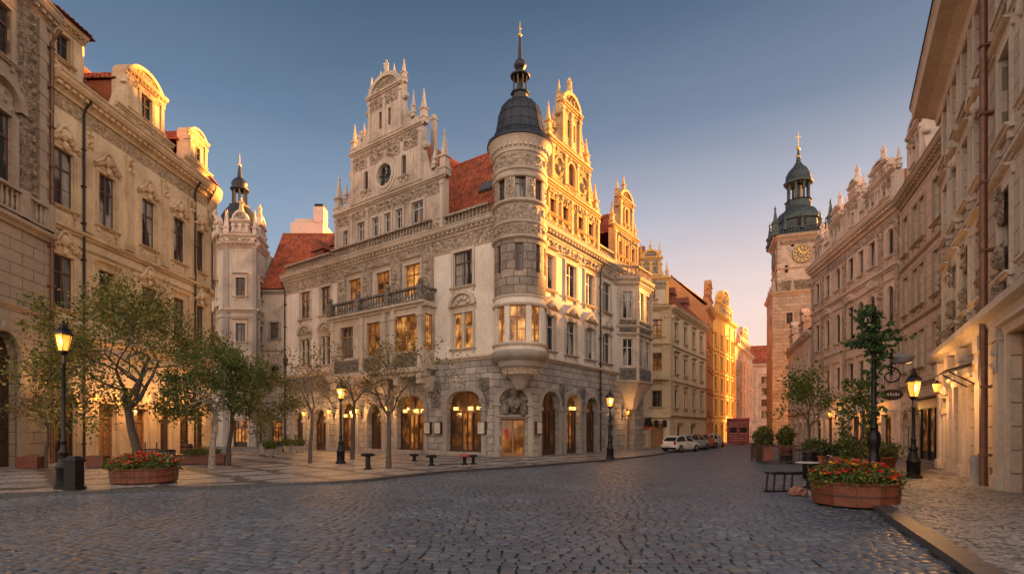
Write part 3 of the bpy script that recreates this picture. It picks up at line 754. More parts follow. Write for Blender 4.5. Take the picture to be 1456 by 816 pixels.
for s in (7.1, 10.4, 13.7, 17.1): b.box(sA(s)-.22, sA(s)+.22, BY-.32, BY+.08, 10.61, 11.75); b.ball((sA(s), BY-.12, 11.95), .2, 10)
for k in range(3): b.lathe([(.05,0), (.09,.2), (.05,.5), (.06,.75)], 6, (X1+.1, BY+.25+k*.3, 10.73))
b.box(X1-.02, X1+.2, BY, 0, 11.47, 11.61)
part('balcony_balustrade', b, m_greyc, pal, FA)
b = MB()
for s0, s1 in ((7.4, 9.8), (11.1, 13.2), (13.6, 16.8)): b.relief(sA(s1), sA(s0), 6.15, 7.15, BY-.03, .16, .07, s0, 1.9, True)
part('balcony_panel', b, m_greyc, pal, FA)
# grey carving above the ground-floor arches of the left front
b = MB(); b.relief(.4, X0-.4, 5.0, 6.3, -.03, .15, .09, 8, 1.3); part('carved_frieze', b, m_greyc, pal, FA)

def gable(root, F, xg, tiers, top, mw, mt, y0=-.18, y1=.35, holes=(), vol=True, pins=(), arcn=12):
    """stepped gable: tiers = [(half width, z0, z1)], crowned by a curved pediment up to z=top"""
    out = []; h, z0, z1 = tiers[0]; left = [(-h, z0)]
    for h, a, c in tiers: left += [(-h, a), (-h, c)]
    hw = tiers[-1][0]; zt = tiers[-1][2]
    arc = [(-hw*.92*math.cos(math.pi*i/arcn), zt+(top-zt)*math.sin(math.pi*i/arcn)) for i in range(arcn+1)]
    pts = left[1:]+arc+[(-x, z) for x, z in left[1:]][::-1]
    q = []
    for p in pts:
        if not q or (abs(q[-1][0]-p[0])+abs(q[-1][1]-p[1])) > 1e-4: q.append(p)
    q = [(x+xg, z) for x, z in q][::-1]
    b = MB().wall(q, holes, y0, .25, y1)
    if vol:
        for (h, a, c), (h2, a2, c2) in zip(tiers, tiers[1:]):
            for sd in (-1, 1): volute(b, xg+sd*h2, c, (h-h2)*.92, min((c2-a2)*.85, 3.2), sd, y0+.08, y1-.1)
    g = part('gable', b, mw, root, F)
    b = MB()
    for i, (h, a, c) in enumerate(tiers):
        band(b, xg-h-.16, xg+h+.16, c-.02, 1.25, y0); 
        if i: band(b, xg-h-.05, xg+h+.05, a+.35, .7, y0)
        n = max(2, int(round(h/1.05)))
        for k in range(n+1):
            x = xg-h+.16+(2*h-.32)*k/n
            if all(abs(x-(sum(p[0] for p in H)/len(H))) > (max(p[0] for p in H)-min(p[0] for p in H))/2+.14 or min(p[1] for p in H) > c or max(p[1] for p in H) < a for H in holes):
                b.box(x-.13, x+.13, y0-.1, y0+.01, a+(.5 if i else 0), c-.3); b.box(x-.18, x+.18, y0-.14, y0+.01, c-.45, c-.22)
    for i in range(arcn):
        a1 = math.pi*i/arcn; a2 = math.pi*(i+1)/arcn
        P = [(xg-hw*r*math.cos(a), zt+.0+(top-zt)*r*math.sin(a)) for r, a in ((1.0, a1), (1.0, a2), (.8, a2), (.8, a1))]
        b.add([(x, y0-.14, z) for x, z in P]+[(x, y1, z) for x, z in P], [(0,3,2,1), (0,1,5,4), (3,7,6,2)])
    part('moulding', b, mt, g, F)
    for i, (h, a, c) in enumerate(tiers):
        n = max(2, int(round(h/1.05))); rb = MB()
        for k in range(n):
            u0 = xg-h+.16+(2*h-.32)*k/n+.18; u1 = xg-h+.16+(2*h-.32)*(k+1)/n-.18; lo = a+(.62 if i else .2); up = c-1.0 if i == 0 else c-.62
            H = [q for q in holes if min(p[0] for p in q) < u1+.12 and max(p[0] for p in q) > u0-.12 and min(p[1] for p in q) < c and max(p[1] for p in q) > a]
            if H:
                hi = max(p[1] for q in H for p in q)+.3; lw = min(p[1] for q in H for p in q)-.45
                if up-hi > .3: rb.relief(u0, u1, hi, up, y0-.012, .13, .07, k+i*3, 2.0, True)
                if lw-lo > .3: rb.relief(u0, u1, lo, lw, y0-.012, .13, .07, k+i*5, 2.0, True)
            elif up-lo > .3 and u1-u0 > .25: rb.relief(u0, u1, lo, up, y0-.012, .13, .07, k+i*7, 2.0, True)
        if rb.v: part('relief', rb, (m_sunc if mt is m_sunt else m_goldc if mt is m_goldt else m_carv), g, F)
    b = MB(); h, a, c = tiers[0]
    b.relief(xg-h+.1, xg+h-.1, c-.95, c-.12, y0-.02, .12, .085, xg, 1.7)
    for i, (h, a, c) in enumerate(tiers[1:]):
        b.relief(xg-h+.1, xg+h-.1, c-.55, c-.1, y0-.02, .1, .08, xg+i, 2.0)
    b.relief(xg-hw*.5, xg+hw*.5, zt+.25, zt+(top-zt)*.75, y0-.02, .12, .07, 4, 2.4, True)
    part('relief', b, (m_sunc if mt is m_sunt else m_goldc if mt is m_goldt else m_carv), g, F)
    for x, z, hh, r in pins: put('pinnacle', pinnacle_mesh(hh, r, mt), root, F @ T(xg+x, (y0+y1)/2, z))
    return g
# left gable
xg = sA(12)
tw0 = [(-4.6, .6, 1.15), (-2.7, .85, 1.4), (-1.0, .7, 1.4), (.35, .7, 1.4), (1.6, .7, 1.4), (3.5, 1.15, 1.5)]
holes = [rect(xg+x, 16.55, w, h) for x, w, h in tw0]+[circ(xg, 20.9, .82)]+[arch(xg+x, 20.25, .5, 1.5, 8) for x in (-2.1, 2.1)]+[rect(xg+x, 24.5, .3, 1.3) for x in (-.5, .5)]
ga = gable(pal, FA, xg, [(6.0, 15.45, 19.1), (3.9, 19.1, 23.4), (1.85, 23.4, 27.1)], 28.5, m_gabw, m_trim, holes=holes,
    pins=[(-5.85, 19.3, 3.2, .24), (5.85, 19.3, 3.2, .24), (-3.85, 23.6, 2.4, .2), (3.85, 23.6, 2.4, .2), (-1.8, 27.3, 1.7, .15), (1.8, 27.3, 1.7, .15), (-4.9, 20.1, 1.5, .15), (4.9, 20.1, 1.5, .15), (-2.7, 24.4, 1.4, .13), (2.8, 24.4, 1.9, .13), (-.75, 28.1, 1.0, .09), (.75, 28.1, 1.0, .09)])
for x, w, h in tw0: window(pal, FA, xg+x, 16.55, w, h, m_woodw, m_pd, 'bar', m_trim, None, False, y=-.18)
for x in (-2.1, 2.1): window(pal, FA, xg+x, 20.25, .5, 1.5, m_wood, m_pd, 'bar', m_trim, None, True, True, y=-.18)
for x in (-.5, .5): window(pal, FA, xg+x, 24.5, .3, 1.3, m_wood, m_pd, '', None, y=-.18)
put('statue', statue_mesh(1.2, m_trim), pal, FA @ T(xg, 0, 28.45)); put('statue', statue_mesh(1.7, m_trim), pal, FA @ T(xg-3.0, 0, 23.6))
# round window with star tracery
b = MB(); n = 28
for r0, r1, yy in ((.82, 1.05, -.3), (1.05, 1.3, -.24)):
    V = [(xg+r*math.cos(2*math.pi*i/n), y, 20.9+r*math.sin(2*math.pi*i/n)) for r, y in ((r0, -.1), (r0, yy), (r1, yy), (r1, -.1)) for i in range(n)]
    b.add(V, [(j*n+i, j*n+(i+1) % n, (j+1)*n+(i+1) % n, (j+1)*n+i) for j in range(3) for i in range(n)])
o = part('round_window', b, m_trim, pal, FA)
b = MB(); b.add([(x, .02, z) for x, z in circ(xg, 20.9, .83)], [tuple(range(24))]); part('pane', b, m_pd2, o, FA)
b = MB()
for k in range(7): a = k*2*math.pi/7+.3; b.tube([(xg, -.02, 20.9), (xg+.82*math.cos(a), -.02, 20.9+.82*math.sin(a))], .028, 5)
b.tube([(xg+.42*math.cos(2*math.pi*i/20), -.02, 20.9+.42*math.sin(2*math.pi*i/20)) for i in range(21)], .022, 5)
part('tracery', b, m_iron, o, FA)
# sunlit gables of the right front
xb = 6.5
holes = [rect(xb+x, 16.4, .8, 1.5) for x in (-2.6, -.9, 1.3, 2.9)]+[arch(xb, 19.1, .95, 1.75, 10)]+[rect(xb+x, 22.6, .3, 1.2) for x in (-.4, .4)]
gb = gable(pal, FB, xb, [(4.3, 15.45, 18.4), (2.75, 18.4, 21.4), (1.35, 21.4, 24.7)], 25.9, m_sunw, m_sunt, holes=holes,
    pins=[(-4.15, 18.7, 2.5, .2), (4.15, 18.7, 2.3, .2), (-2.7, 21.8, 2.3, .18), (2.7, 21.8, 2.1, .18), (-1.3, 24.8, 1.5, .13), (1.3, 24.8, 1.5, .13), (-3.4, 19.4, 1.6, .13), (3.4, 19.4, 1.6, .13), (-2.0, 22.6, 1.5, .12), (2.0, 22.6, 1.5, .12)])
for x in (-2.6, -.9, 1.3, 2.9): window(pal, FB, xb+x, 16.4, .8, 1.5, m_woodl, m_pd, 'bar', m_sunt, None, True, y=-.18)
window(pal, FB, xb, 19.1, .95, 1.75, m_woodl, m_pd, 'bar', m_sunt, None, True, True, y=-.18)
for x in (-.4, .4): window(pal, FB, xb+x, 22.6, .3, 1.2, m_wood, m_pd, '', None, y=-.18)
put('statue', statue_mesh(1.3, m_sunt), pal, FB @ T(xb, 0, 25.85))
xc = 16.0
holes = [rect(xc+x, 16.4, .65, 1.5) for x in (-1.3, 0, 1.3)]+[arch(xc, 19.4, .6, 1.4, 8)]
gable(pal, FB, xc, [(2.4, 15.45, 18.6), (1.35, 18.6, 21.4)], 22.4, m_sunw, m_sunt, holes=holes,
    pins=[(-2.3, 18.8, 2.0, .16), (2.3, 18.8, 2.0, .16), (-1.3, 21.5, 1.4, .13), (1.3, 21.5, 1.4, .13), (0, 22.3, 1.5, .14)])
for x in (-1.3, 0, 1.3): window(pal, FB, xc+x, 16.4, .65, 1.5, m_woodl, m_pd, 'bar', m_sunt, None, True, y=-.18)
window(pal, FB, xc, 19.4, .6, 1.4, m_wood, m_pd, '', m_sunt, None, True, True, y=-.18)
# roofs
b = MB()
tiles(b, (7.5,.7,15.7), (LA-.7,.7,15.7), (LA-6.5,6.5,23.8), (7.5,6.5,23.8), seed=1)
tiles(b, (0,.7,15.7), (7.5,.7,15.7), (7.5,5.4,21.0), (0,5.4,21.0), seed=2)
b.add([(7.5,6.5,23.8), (LA-6.5,6.5,23.8), (LA-12,13,15.7), (7.5,13,15.7)], [(0,1,2,3)]); b.add([(7.5,.7,15.7), (7.5,6.5,23.8), (7.5,13,15.7)], [(0,1,2)])
b.add([(0,5.4,21.0), (7.5,5.4,21.0), (7.5,11,15.7), (0,11,15.7)], [(0,1,2,3)]); b.add([(0,.7,15.7), (0,5.4,21.0), (0,11,15.7)], [(0,1,2)])
for sd in (-1, 1):   # roof running back from the left gable
    e = [(xg+sd*5.95,.36,16.0), (xg+sd*5.95,9,16.0), (xg,9,25.0), (xg,.36,25.0)]
    tiles(b, *e, seed=3+sd)
b.tube([(LA-.8,.8,15.85), (LA-6.5,6.5,23.9)], .13, 6); b.tube([(7.5,6.5,23.88), (LA-6.5,6.5,23.88)], .13, 6); b.tube([(xg,.4,25.1), (xg,9,25.1)], .13, 6)
part('roof', b, m_tile, pal, FA)
b = MB()
tiles(b, (.7,.7,15.7), (LB,.7,15.7), (LB,6.5,23.8), (6.5,6.5,23.8), seed=6)
b.add([(6.5,6.5,23.8), (LB,6.5,23.8), (LB,13,15.7), (12,13,15.7)], [(0,1,2,3)]); b.add([(LB,.7,15.7), (LB,6.5,23.8), (LB,13,15.7)], [(0,1,2)])
for x, h, z0, z1 in ((xb, 3.9, 18, 23.8), (xc, 2.2, 18.3, 20.8)):
    for sd in (-1, 1): tiles(b, (x+sd*h,.4,z0), (x+sd*h,8,z0), (x,8,z1), (x,.4,z1), seed=8+sd)
part('roof', b, m_tile, pal, FB)
# rear walls so that the house is whole
b = MB(); b.box(0, LA-13, 12.8, 13, 0, 15.7); b.add([(0,0,0), (0,13,0), (0,13,15.7), (0,0,15.7)], [(0,1,2,3)]); part('rear_wall', b, m_white, pal, FA)
b = MB(); b.add([(LB,0,0), (LB,13,0), (LB,13,15.7), (LB,0,15.7)], [(0,1,2,3)]); b.box(13, LB, 12.8, 13, 0, 15.7); part('rear_wall', b, m_white, pal, FB)
LANT = [(sA(18.4), 3.3, 170), (sA(14.9), 3.3, 170), (sA(21.9), 3.2, 120), (sA(11.4), 3.4, 110)]
# chimneys and dormers
for x, y, z0, z1 in ((sA(9.0), 2.0, 19, 25.0), (sA(9.6), 2.6, 19, 24.6)):
    b = MB(); b.box(x-.17, x+.17, y-.17, y+.17, z0, z1); b.box(x-.22, x+.22, y-.22, y+.22, z1, z1+.12); b.box(x-.15, x+.15, y-.15, y+.15, z1+.12, z1+.4); part('chimney', b, m_trim, pal, FA)
for x in (3.0, 5.6):
    b = MB(); b.box(x-.7, x+.7, 1.4, 3.6, 16.2, 17.8); b.prism([(x-.95, 17.75), (x+.95, 17.75), (x, 18.7)], 1.2, 4.5)
    o = part('dormer', b, m_tiled, pal, FA); M = FA @ T(x, 1.25, 16.4)
    put('window', frame_mesh(.9, 1.2, 'bar', m_wood, False), o, M)
b = MB(); b.obox((sA(4.8), 3.1, 19.35), (.55,0,0), (0,.31,.43), (0,-.08,.07)); part('skylight', b, m_lead, pal, FA)
# drainpipes
def pipe(F, x, z0, z1, root, mat=m_pipe, y=-.14, r=.065):
    b = MB(); b.tube([(x, y, z0), (x, y, z1-.7), (x, y-.12, z1-.4), (x, y-.42, z1)], r, 8)
    for z in range(int(z0)+1, int(z1), 2): b.box(x-r-.02, x+r+.02, y-r-.02, .0, z, z+.07)
    part('drainpipe', b, mat, root, F)
pipe(FB, 11.2, 0, 14.9, pal); pipe(FA, .25, 0, 14.9, pal)
# turret
TC = FA @ Vector((LA, .35, 0)); FT = T(TC.x, TC.y, 0)
def turret_wall(bands, r, n=60):
    b = MB()
    for z0, z1, ops in bands:
        for i in range(n):
            a0 = 2*math.pi*i/n; a1 = 2*math.pi*(i+1)/n; am = (a0+a1)/2
            if any(abs((am-a+math.pi) % (2*math.pi)-math.pi) < w for a, w in ops):
                for aa in (a0, a1):
                    am2 = aa+(.5 if aa == a1 else -.5)*2*math.pi/n
                    if not any(abs((am2-a+math.pi) % (2*math.pi)-math.pi) < w for a, w in ops):
                        b.add([(r*math.cos(aa), r*math.sin(aa), z0), (r*math.cos(aa), r*math.sin(aa), z1), ((r-.2)*math.cos(aa), (r-.2)*math.sin(aa), z1), ((r-.2)*math.cos(aa), (r-.2)*math.sin(aa), z0)], [(0,1,2,3)])
                for zz in (z0, z1): b.add([(q*math.cos(a), q*math.sin(a), zz) for q, a in ((r, a0), (r, a1), (r-.2, a1), (r-.2, a0))], [(0,1,2,3)])
                continue
            V = [(r*math.cos(a), r*math.sin(a), z) for z in (z0, z1) for a in (a0, a1)]
            b.add(V, [(0,1,3,2)], True)
    return b
A0 = -math.pi/2
lo = [(A0-.85, .20), (A0-.14, .30), (A0+.62, .2), (A0+1.35, .2)]; mi = [(A0-.9, .11), (A0-.05, .11), (A0+.7, .11), (A0+1.3, .11)]; hi = [(A0-.84, .2), (A0, .2), (A0+.84, .2), (A0+1.65, .2)]
b = turret_wall([(6.5, 7.1, []), (7.1, 9.3, lo), (9.3, 9.9, [])], 1.64); part('turret_wall', b, m_white, pal, FT)
b = turret_wall([(9.9, 11.3, []), (11.3, 13.0, mi), (13.0, 13.4, [])], 1.62); part('turret_wall', b, m_turret, pal, FT)
b = turret_wall([(13.4, 15.7, []), (15.7, 17.0, hi), (17.0, 19.2, [])], 1.60); part('turret_wall', b, m_gabw, pal, FT)
for ops, z0, h, r, mp in ((lo, 7.1, 2.2, 1.64, m_pl), (mi, 11.3, 1.7, 1.62, m_pd), (hi, 15.7, 1.3, 1.60, m_pd2)):
    for a, w in ops:
        M = FT @ RZ(a-A0) @ T(0, -r*math.cos(w)+.0, z0)
        ww = round(2*r*math.sin(w)+.12, 2)
        window(pal, M, 0, 0, ww, h, m_woodl if mp is m_pl else m_wood, mp, 'cross' if mp is m_pl else 'bar')
b = MB()
b.lathe([(.25,4.3), (.5,4.7), (.62,5.0), (.9,5.2), (1.0,5.5), (1.32,5.7), (1.4,6.0), (1.72,6.15), (1.84,6.35), (1.84,6.5), (1.66,6.62)], 40)
part('turret_corbel', b, m_trimg, pal, FT); b = MB()
for z, k in ((6.95, .14), (9.35, .12), (9.85, .1), (13.35, .16), (14.3, .1), (15.5, .16), (17.05, .12), (17.5, .1)): b.lathe([(1.52, z-.1), (1.62+k*.5, z-.08), (1.62+k, z), (1.62+k, z+.08), (1.52, z+.14)], 40)
b.lathe([(1.5,18.5), (1.68,18.5), (1.72,18.75), (1.85,18.9), (1.9,19.2), (2.02,19.3), (2.02,19.42), (1.5,19.45)], 40)
for i in range(36): a = 2*math.pi*i/36; b.obox((1.79*math.cos(a), 1.79*math.sin(a), 18.82), (.07*math.cos(a), .07*math.sin(a), 0), (-.06*math.sin(a), .06*math.cos(a), 0), (0,0,.07))
part('turret_moulding', b, m_trim, pal, FT)
b = MB()   # reliefs bent round the turret
def bent(b, r, a0, a1, z0, z1, amp, seed):
    q = MB(); q.relief(a0*r, a1*r, z0, z1, 0, amp, .075, seed, 2.0)
    b.add([((r-y)*math.cos(x/r), (r-y)*math.sin(x/r), z) for x, y, z in q.v], q.f, True)
for z0, z1, sd in ((13.55, 14.2, 1), (14.45, 15.35, 2), (17.65, 18.4, 3), (5.2, 5.9, 5)): bent(b, 1.61 if z0 > 6 else 1.1, -math.pi*1.1, .35, z0, z1, .09, sd)
for a in (A0-.42, A0+.42, A0-1.25, A0+1.25): bent(b, 1.61, a-.15, a+.15, 15.75, 17.0, .1, a)
part('turret_relief', b, m_carv2, pal, FT)
prof = [(2.0,19.3), (2.08,19.36), (2.06,19.5), (1.78,19.75), (1.55,20.2), (1.44,20.75), (1.36,21.3), (1.22,21.75), (.95,22.1), (.66,22.25), (.6,22.3)]
b = MB(); b.lathe(prof, 48)
for i in range(16):
    a = 2*math.pi*i/16; b.tube([(r*math.cos(a), r*math.sin(a), z+.02) for r, z in prof[2:]], .022, 4)
for z, r in ((20.0, 1.66), (20.6, 1.47), (21.25, 1.375)): b.lathe([(r-.03, z-.02), (r+.02, z), (r-.03, z+.03)], 48)
part('turret_roof', b, m_slate, pal, FT)
b = MB(); b.lathe([(.66,22.2), (.66,22.4), (.5,22.5), (.5,22.75), (.6,22.8), (.6,22.88), (.1,22.9)], 8)
for i in range(8): a = 2*math.pi*(i+.5)/8; b.lathe([(.06,0), (.045,.1), (.045,.95), (.07,1.05)], 6, (.42*math.cos(a), .42*math.sin(a), 22.85))
b.lathe([(.1,22.9), (.12,23.3), (.1,23.9)], 8)
b.lathe([(.3,23.85), (.6,23.88), (.62,23.96), (.42,24.1), (.24,24.25), (.22,24.35), (.36,24.5), (.4,24.62), (.3,24.85), (.14,25.0), (.12,25.3), (.1,25.9), (.055,26.5)], 16)
part('turret_lantern', b, m_slate, pal, FT)
b = MB(); b.ball((0,0,26.55), .12, 10); b.ball((0,0,26.95), .07, 8); b.tube([(0,0,26.4), (0,0,27.4)], [.035,.012], 6); part('finial', b, m_gilt, pal, FT)
# polygonal bay at the right end of the right front
ob = [(14.6, 0), (15.7, -1.35), (18.7, -1.35), (19.8, 0)]
for i in range(3):
    p, q = ob[i], ob[i+1]
    Fi, Li = frame(FB @ Vector((p[0], p[1], 0)), FB @ Vector((q[0], q[1], 0)))
    cols = [Li/2] if i != 1 else [Li*.27, Li*.73]; w = .85 if i != 1 else .95
    hs = [rect(x, z, w, 2.3) for x in cols for z in (7.2, 11.2)]
    part('bay_wall', MB().wall([(0,5.8), (Li,5.8), (Li,14.1), (0,14.1)], hs, 0, .2), m_gabw, pal, Fi)
    for x in cols:
        for z in (7.2, 11.2): window(pal, Fi, x, z, w, 2.3, m_woodw, m_pl2 if (i == 1 and z > 10 and x > 1.5) else m_pd2, 'bar', None)
    b = MB()
    for z in (5.75, 9.75, 10.4, 14.0): band(b, -.1, Li+.1, z, 1.3)
    cornice(b, -.1, Li+.1, 14.25, .6, 0, .35)
    for x in (0.02, Li-.02): b.box(x-.12, x+.12, -.08, .02, 6.0, 13.9)
    part('bay_moulding', b, m_trim, pal, Fi)
    b = MB(); b.relief(.1, Li-.1, 6.05, 7.05, -.02, .12, .08, i+1, 1.9, True); b.relief(.1, Li-.1, 9.95, 10.4, -.02, .1, .08, i+4, 1.9, True); b.relief(.1, Li-.1, 10.6, 11.1, -.02, .1, .08, i+7, 1.9, True)
    part('balcony_panel', b, m_greyc, pal, Fi)
    b = MB(); balusters(b, 0, Li, 14.7, .95, .02, .3, .08); part('roof_balustrade', b, m_carv2, pal, Fi)
b = MB()
cx = 17.2; rings = []
for k, (s, z) in enumerate(((.28, 3.6), (.4, 4.0), (.52, 4.5), (.75, 5.0), (.95, 5.5), (1.04, 5.8))): rings.append([(cx+(x-cx)*s, y*s-.001, z) for x, y in ob])
V = [p for r in rings for p in r]
b.add(V, [(j*4+i, j*4+i+1, j*4+5+i, j*4+4+i) for j in range(5) for i in range(3)]+[(0,3,2,1)])
b.add([(x, y, 14.72) for x, y in ob], [(0,1,2,3)])
part('bay_corbel', b, m_trim, pal, FB)
# ------------------------------------------------------------------ generic street fronts
def fill_opening(root, F, x, w, h, arched, kind, y=.3, pt=0.0):
    if kind == 'shop': return shopfront_on(root, F, x, w, h, True, y)
    if kind == 'dimshop': return shopfront_on(root, F, x, w, h, False, y)
    if kind == 'door' or kind == 'ochredoor':
        m = m_dwood if kind == 'door' else m_woodl
        if arched: return plank_door(F, x, w, h, pt, m, y, root)
        b = MB(); b.box(x-w/2, x+w/2, y, y+.05, 0, h); b.box(x-w/2, x-w/2+.1, y-.08, y, 0, h); b.box(x+w/2-.1, x+w/2, y-.08, y, 0, h); b.box(x-w/2+.1, x+w/2-.1, y-.08, y, h*.74, h*.74+.1)
        for s in (-1, 1):
            for z0, z1 in ((.2, h*.36), (h*.4, h*.7)): b.box(x+s*w*.22-w*.15, x+s*w*.22+w*.15, y-.04, y, z0, z1)
        o = part('door', b, m, root, F)
        b = MB(); b.ball((x+.08, y-.08, 1.05), .045, 8); part('handle', b, m_gilt, o, F)
        b = MB(); b.box(x-w/2+.12, x+w/2-.12, y-.02, y-.003, h*.74+.12, h-.08); part('pane', b, m_pl2, o, F); return o
def shopfront_on(root, F, x, w, h, lit, y):
    b = MB(); zi = h*.72
    b.box(x-w/2, x-w/2+.1, y-.1, y, 0, h); b.box(x+w/2-.1, x+w/2, y-.1, y, 0, h); b.box(x-w/2+.1, x+w/2-.1, y-.09, y-.004, zi, zi+.12); b.box(x-w/2+.1, x+w/2-.1, y-.08, y-.005, 0, .6)
    b.box(x-.05, x+.05, y-.08, y-.006, .6, zi); b.box(x-w/4-.03, x-w/4+.03, y-.07, y-.006, .6, h-.2); b.box(x+w/4-.03, x+w/4+.03, y-.07, y-.006, .6, h-.2)
    o = part('shopfront', b, m_dwood, root, F)
    g = MB(); g.add([(q, y, z) for q, z in rect(x, .02, w, h)], [(0,1,2,3)]); part('pane', g, m_shopglow if lit else m_pl2, o, F); return o
def front(root, F, L, H, wm, tm, wins, ground=(), bands=(), corn=.9, fm=None, z0=0.0, y=0.0, frieze=None):
    """wins: (x, z, w, h, style, pane, kind, sill, arched); ground: (x, w, h, arched, fill)"""
    holes = [(arch if wn[8] else rect)(wn[0], wn[1], wn[2], wn[3]) for wn in wins]+[(arch if g[3] else rect)(g[0], .02, g[1], g[2]) for g in ground]
    part('wall', MB().wall([(0,z0), (L,z0), (L,H), (0,H)], holes, y, .3), wm, root, F)
    for x, z, w, h, st, pn, kd, sl, ar in wins: window(root, F, x, z, w, h, fm or m_wood, pn, st, tm if kd != '-' else None, kd, sl, ar, y)
    for x, w, h, ar, fl in ground:
        if fl: fill_opening(root, F, x, w, h, ar, fl)
        b = MB()
        if ar: arch_ring(b, x, w, h, 0, .25, .1)
        else: b.box(x-w/2-.2, x-w/2, -.09, .01, 0, h); b.box(x+w/2, x+w/2+.2, -.09, .01, 0, h); b.mould([(-.02, h), (.1, h), (.14, h+.2), (.26, h+.24), (.26, h+.34), (-.02, h+.34)], x-w/2-.3, x+w/2+.3)
        part('door_surround', b, tm, root, F)
    for z, k in bands:
        b = MB(); band(b, 0, L, z, k); part('string_course', b, tm, root, F)
    if corn: b = MB(); cornice(b, 0, L, H-.5*corn, corn); part('cornice', b, tm, root, F)
    if frieze: b = MB(); b.relief(.1, L-.1, H-.5*corn-.75, H-.5*corn-.05, -.01, .09, .1, L, 1.5); part('frieze', b, frieze, root, F)
def hull(root, F, L, H, depth, wm, roof_h=4.0, over=.35, tm=m_tile, seed=0, ends=True, hip=0.0):
    b = MB()
    b.add([(0,0,0), (0,depth,0), (0,depth,H), (0,0,H)], [(0,1,2,3)]); b.add([(L,0,0), (L,depth,0), (L,depth,H), (L,0,H)], [(3,2,1,0)]); b.add([(0,depth,0), (L,depth,0), (L,depth,H), (0,depth,H)], [(0,1,2,3)])
    if ends and not hip:
        for x in (0, L): b.add([(x,0,H), (x,depth,H), (x,depth/2,H+roof_h)], [(0,1,2)])
    part('rear_wall', b, wm, root, F)
    b = MB(); e = (L > 0)
    tiles(b, (0,-over+.1,H+.25), (L,-over+.1,H+.25), (L-hip,depth/2,H+roof_h+.1), (hip,depth/2,H+roof_h+.1), seed=seed)
    b.add([(hip,depth/2,H+roof_h+.1), (L-hip,depth/2,H+roof_h+.1), (L,depth+.3,H), (0,depth+.3,H)], [(0,1,2,3)])
    if hip: b.add([(0,-over+.1,H+.25), (hip,depth/2,H+roof_h+.1), (0,depth+.3,H)], [(0,1,2)]); b.add([(L,-over+.1,H+.25), (L-hip,depth/2,H+roof_h+.1), (L,depth+.3,H)], [(0,1,2)])
    b.tube([(hip,depth/2,H+roof_h+.18), (L-hip,depth/2,H+roof_h+.18)], .12, 6)
    part('roof', b, tm, root, F)
def wall_lantern(root, F, x, z, power=25, out=.45):
    b = MB(); b.tube([(x, 0, z-.3), (x, -out*.6, z-.35), (x, -out, z-.2)], .02, 5); b.box(x-.06, x+.06, -.03, .0, z-.45, z-.15)
    b.lathe([(.02,.28), (.04,.24), (.17,.16), (.17,.13)], 6, (x, -out, z)); b.lathe([(.08,-.24), (.1,-.2), (.02,-.26)], 6, (x, -out, z))
    o = part('wall_lantern', b, m_iron, root, F)
    b = MB(); b.lathe([(.085,-.2), (.15,.13)], 6, (x, -out, z), False); part('lantern_glass', b, m_lampglass, o, F)
    p = F @ Vector((x, -out-.25, z)); light(p, power)
def light(p, power, col=(1.0,.46,.13), r=.12):
    l = bpy.data.objects.new('lamp_light', bpy.data.lights.new('lamp_light', 'POINT')); COL.objects.link(l)
    l.location = p; l.data.energy = power; l.data.color = col; l.data.shadow_soft_size = r
def Wn(x, z, w, h, st='cross', pn=None, kd=None, sl=True, ar=False): return (x, z, w, h, st, pn or m_pd, kd, sl, ar)

for p_, e_ in shop_lights: light(p_, e_)
for x, z, pw in LANT: wall_lantern(pal, FA, x, z, pw)
wall_lantern(pal, FB, 15.6, 3.3, 90)
# ---- far left: dark tan palace with balustrade
F1_, L1_ = frame((-22.3, 19.5), (-23.42, 27.1))
h = thing('tan_palace', 'tan rusticated palace at the left edge of the photo with stone balustrade and arched door', 'building', (-22.3, 19.5, 0))
front(h, F1_, L1_, 22.5, m_tan, m_tant, [Wn(4.3, 12.95, 1.7, 3.2, 'cross', m_pd, None, False), Wn(1.2, 12.95, 1.7, 3.2), Wn(4.3, 18.6, 1.6, 2.4), Wn(1.2, 18.6, 1.6, 2.4)],
      [(4.25, 2.3, 6.3, True, 'door'), (.9, 1.6, 5.2, True, 'dimshop')], [(11.2, 2.2), (7.4, 1.0), (17.6, 1.2)], 1.2)
b = MB()
for sg in (-1, 1):
    b.box(4.3+sg*1.0-.12, 4.3+sg*1.0+.12, -.16, .01, 12.6, 16.2)
for i in range(14):
    a0, a1 = math.pi*i/14, math.pi*(i+1)/14
    P = [(4.3-r*math.cos(a), 16.5+r*.95*math.sin(a)) for r, a in ((1.45, a0), (1.45, a1), (1.05, a1), (1.05, a0))]
    b.add([(x, -.32, z) for x, z in P]+[(x, .0, z) for x, z in P], [(0,1,2,3), (4,5,1,0), (3,2,6,7)])
b.relief(3.4, 5.2, 16.3, 17.3, -.02, .12, .07, 4, 2, True)
part('window_pediment', b, m_tant, h, F1_)
for x0, x1 in ((5.55, 6.5), (2.2, 3.0)): b = MB(); b.box(x0, x1, -.2, 0, 11.7, 22); b.relief(x0+.06, x1-.06, 12.9, 21.8, -.2, .13, .08, 2, 1.5, True); part('carved_pilaster', b, m_tanc, h, F1_)
b = MB(); b.box(6.75, 7.25, -.14, 0, 11.7, 22); [b.box(6.7, 7.32, -.17, 0, 12+k*.9, 12.42+k*.9) for k in range(11)]; part('corner_quoin', b, m_tant, h, F1_)
b = MB(); balusters(b, 0, 7.5, 11.7, 1.2, -.18, .3, .12); [b.box(x-.25, x+.25, -.36, 0, 11.7, 13.0) for x in (.3, 2.8, 5.6, 7.3)]; part('balustrade', b, m_tant, h, F1_)
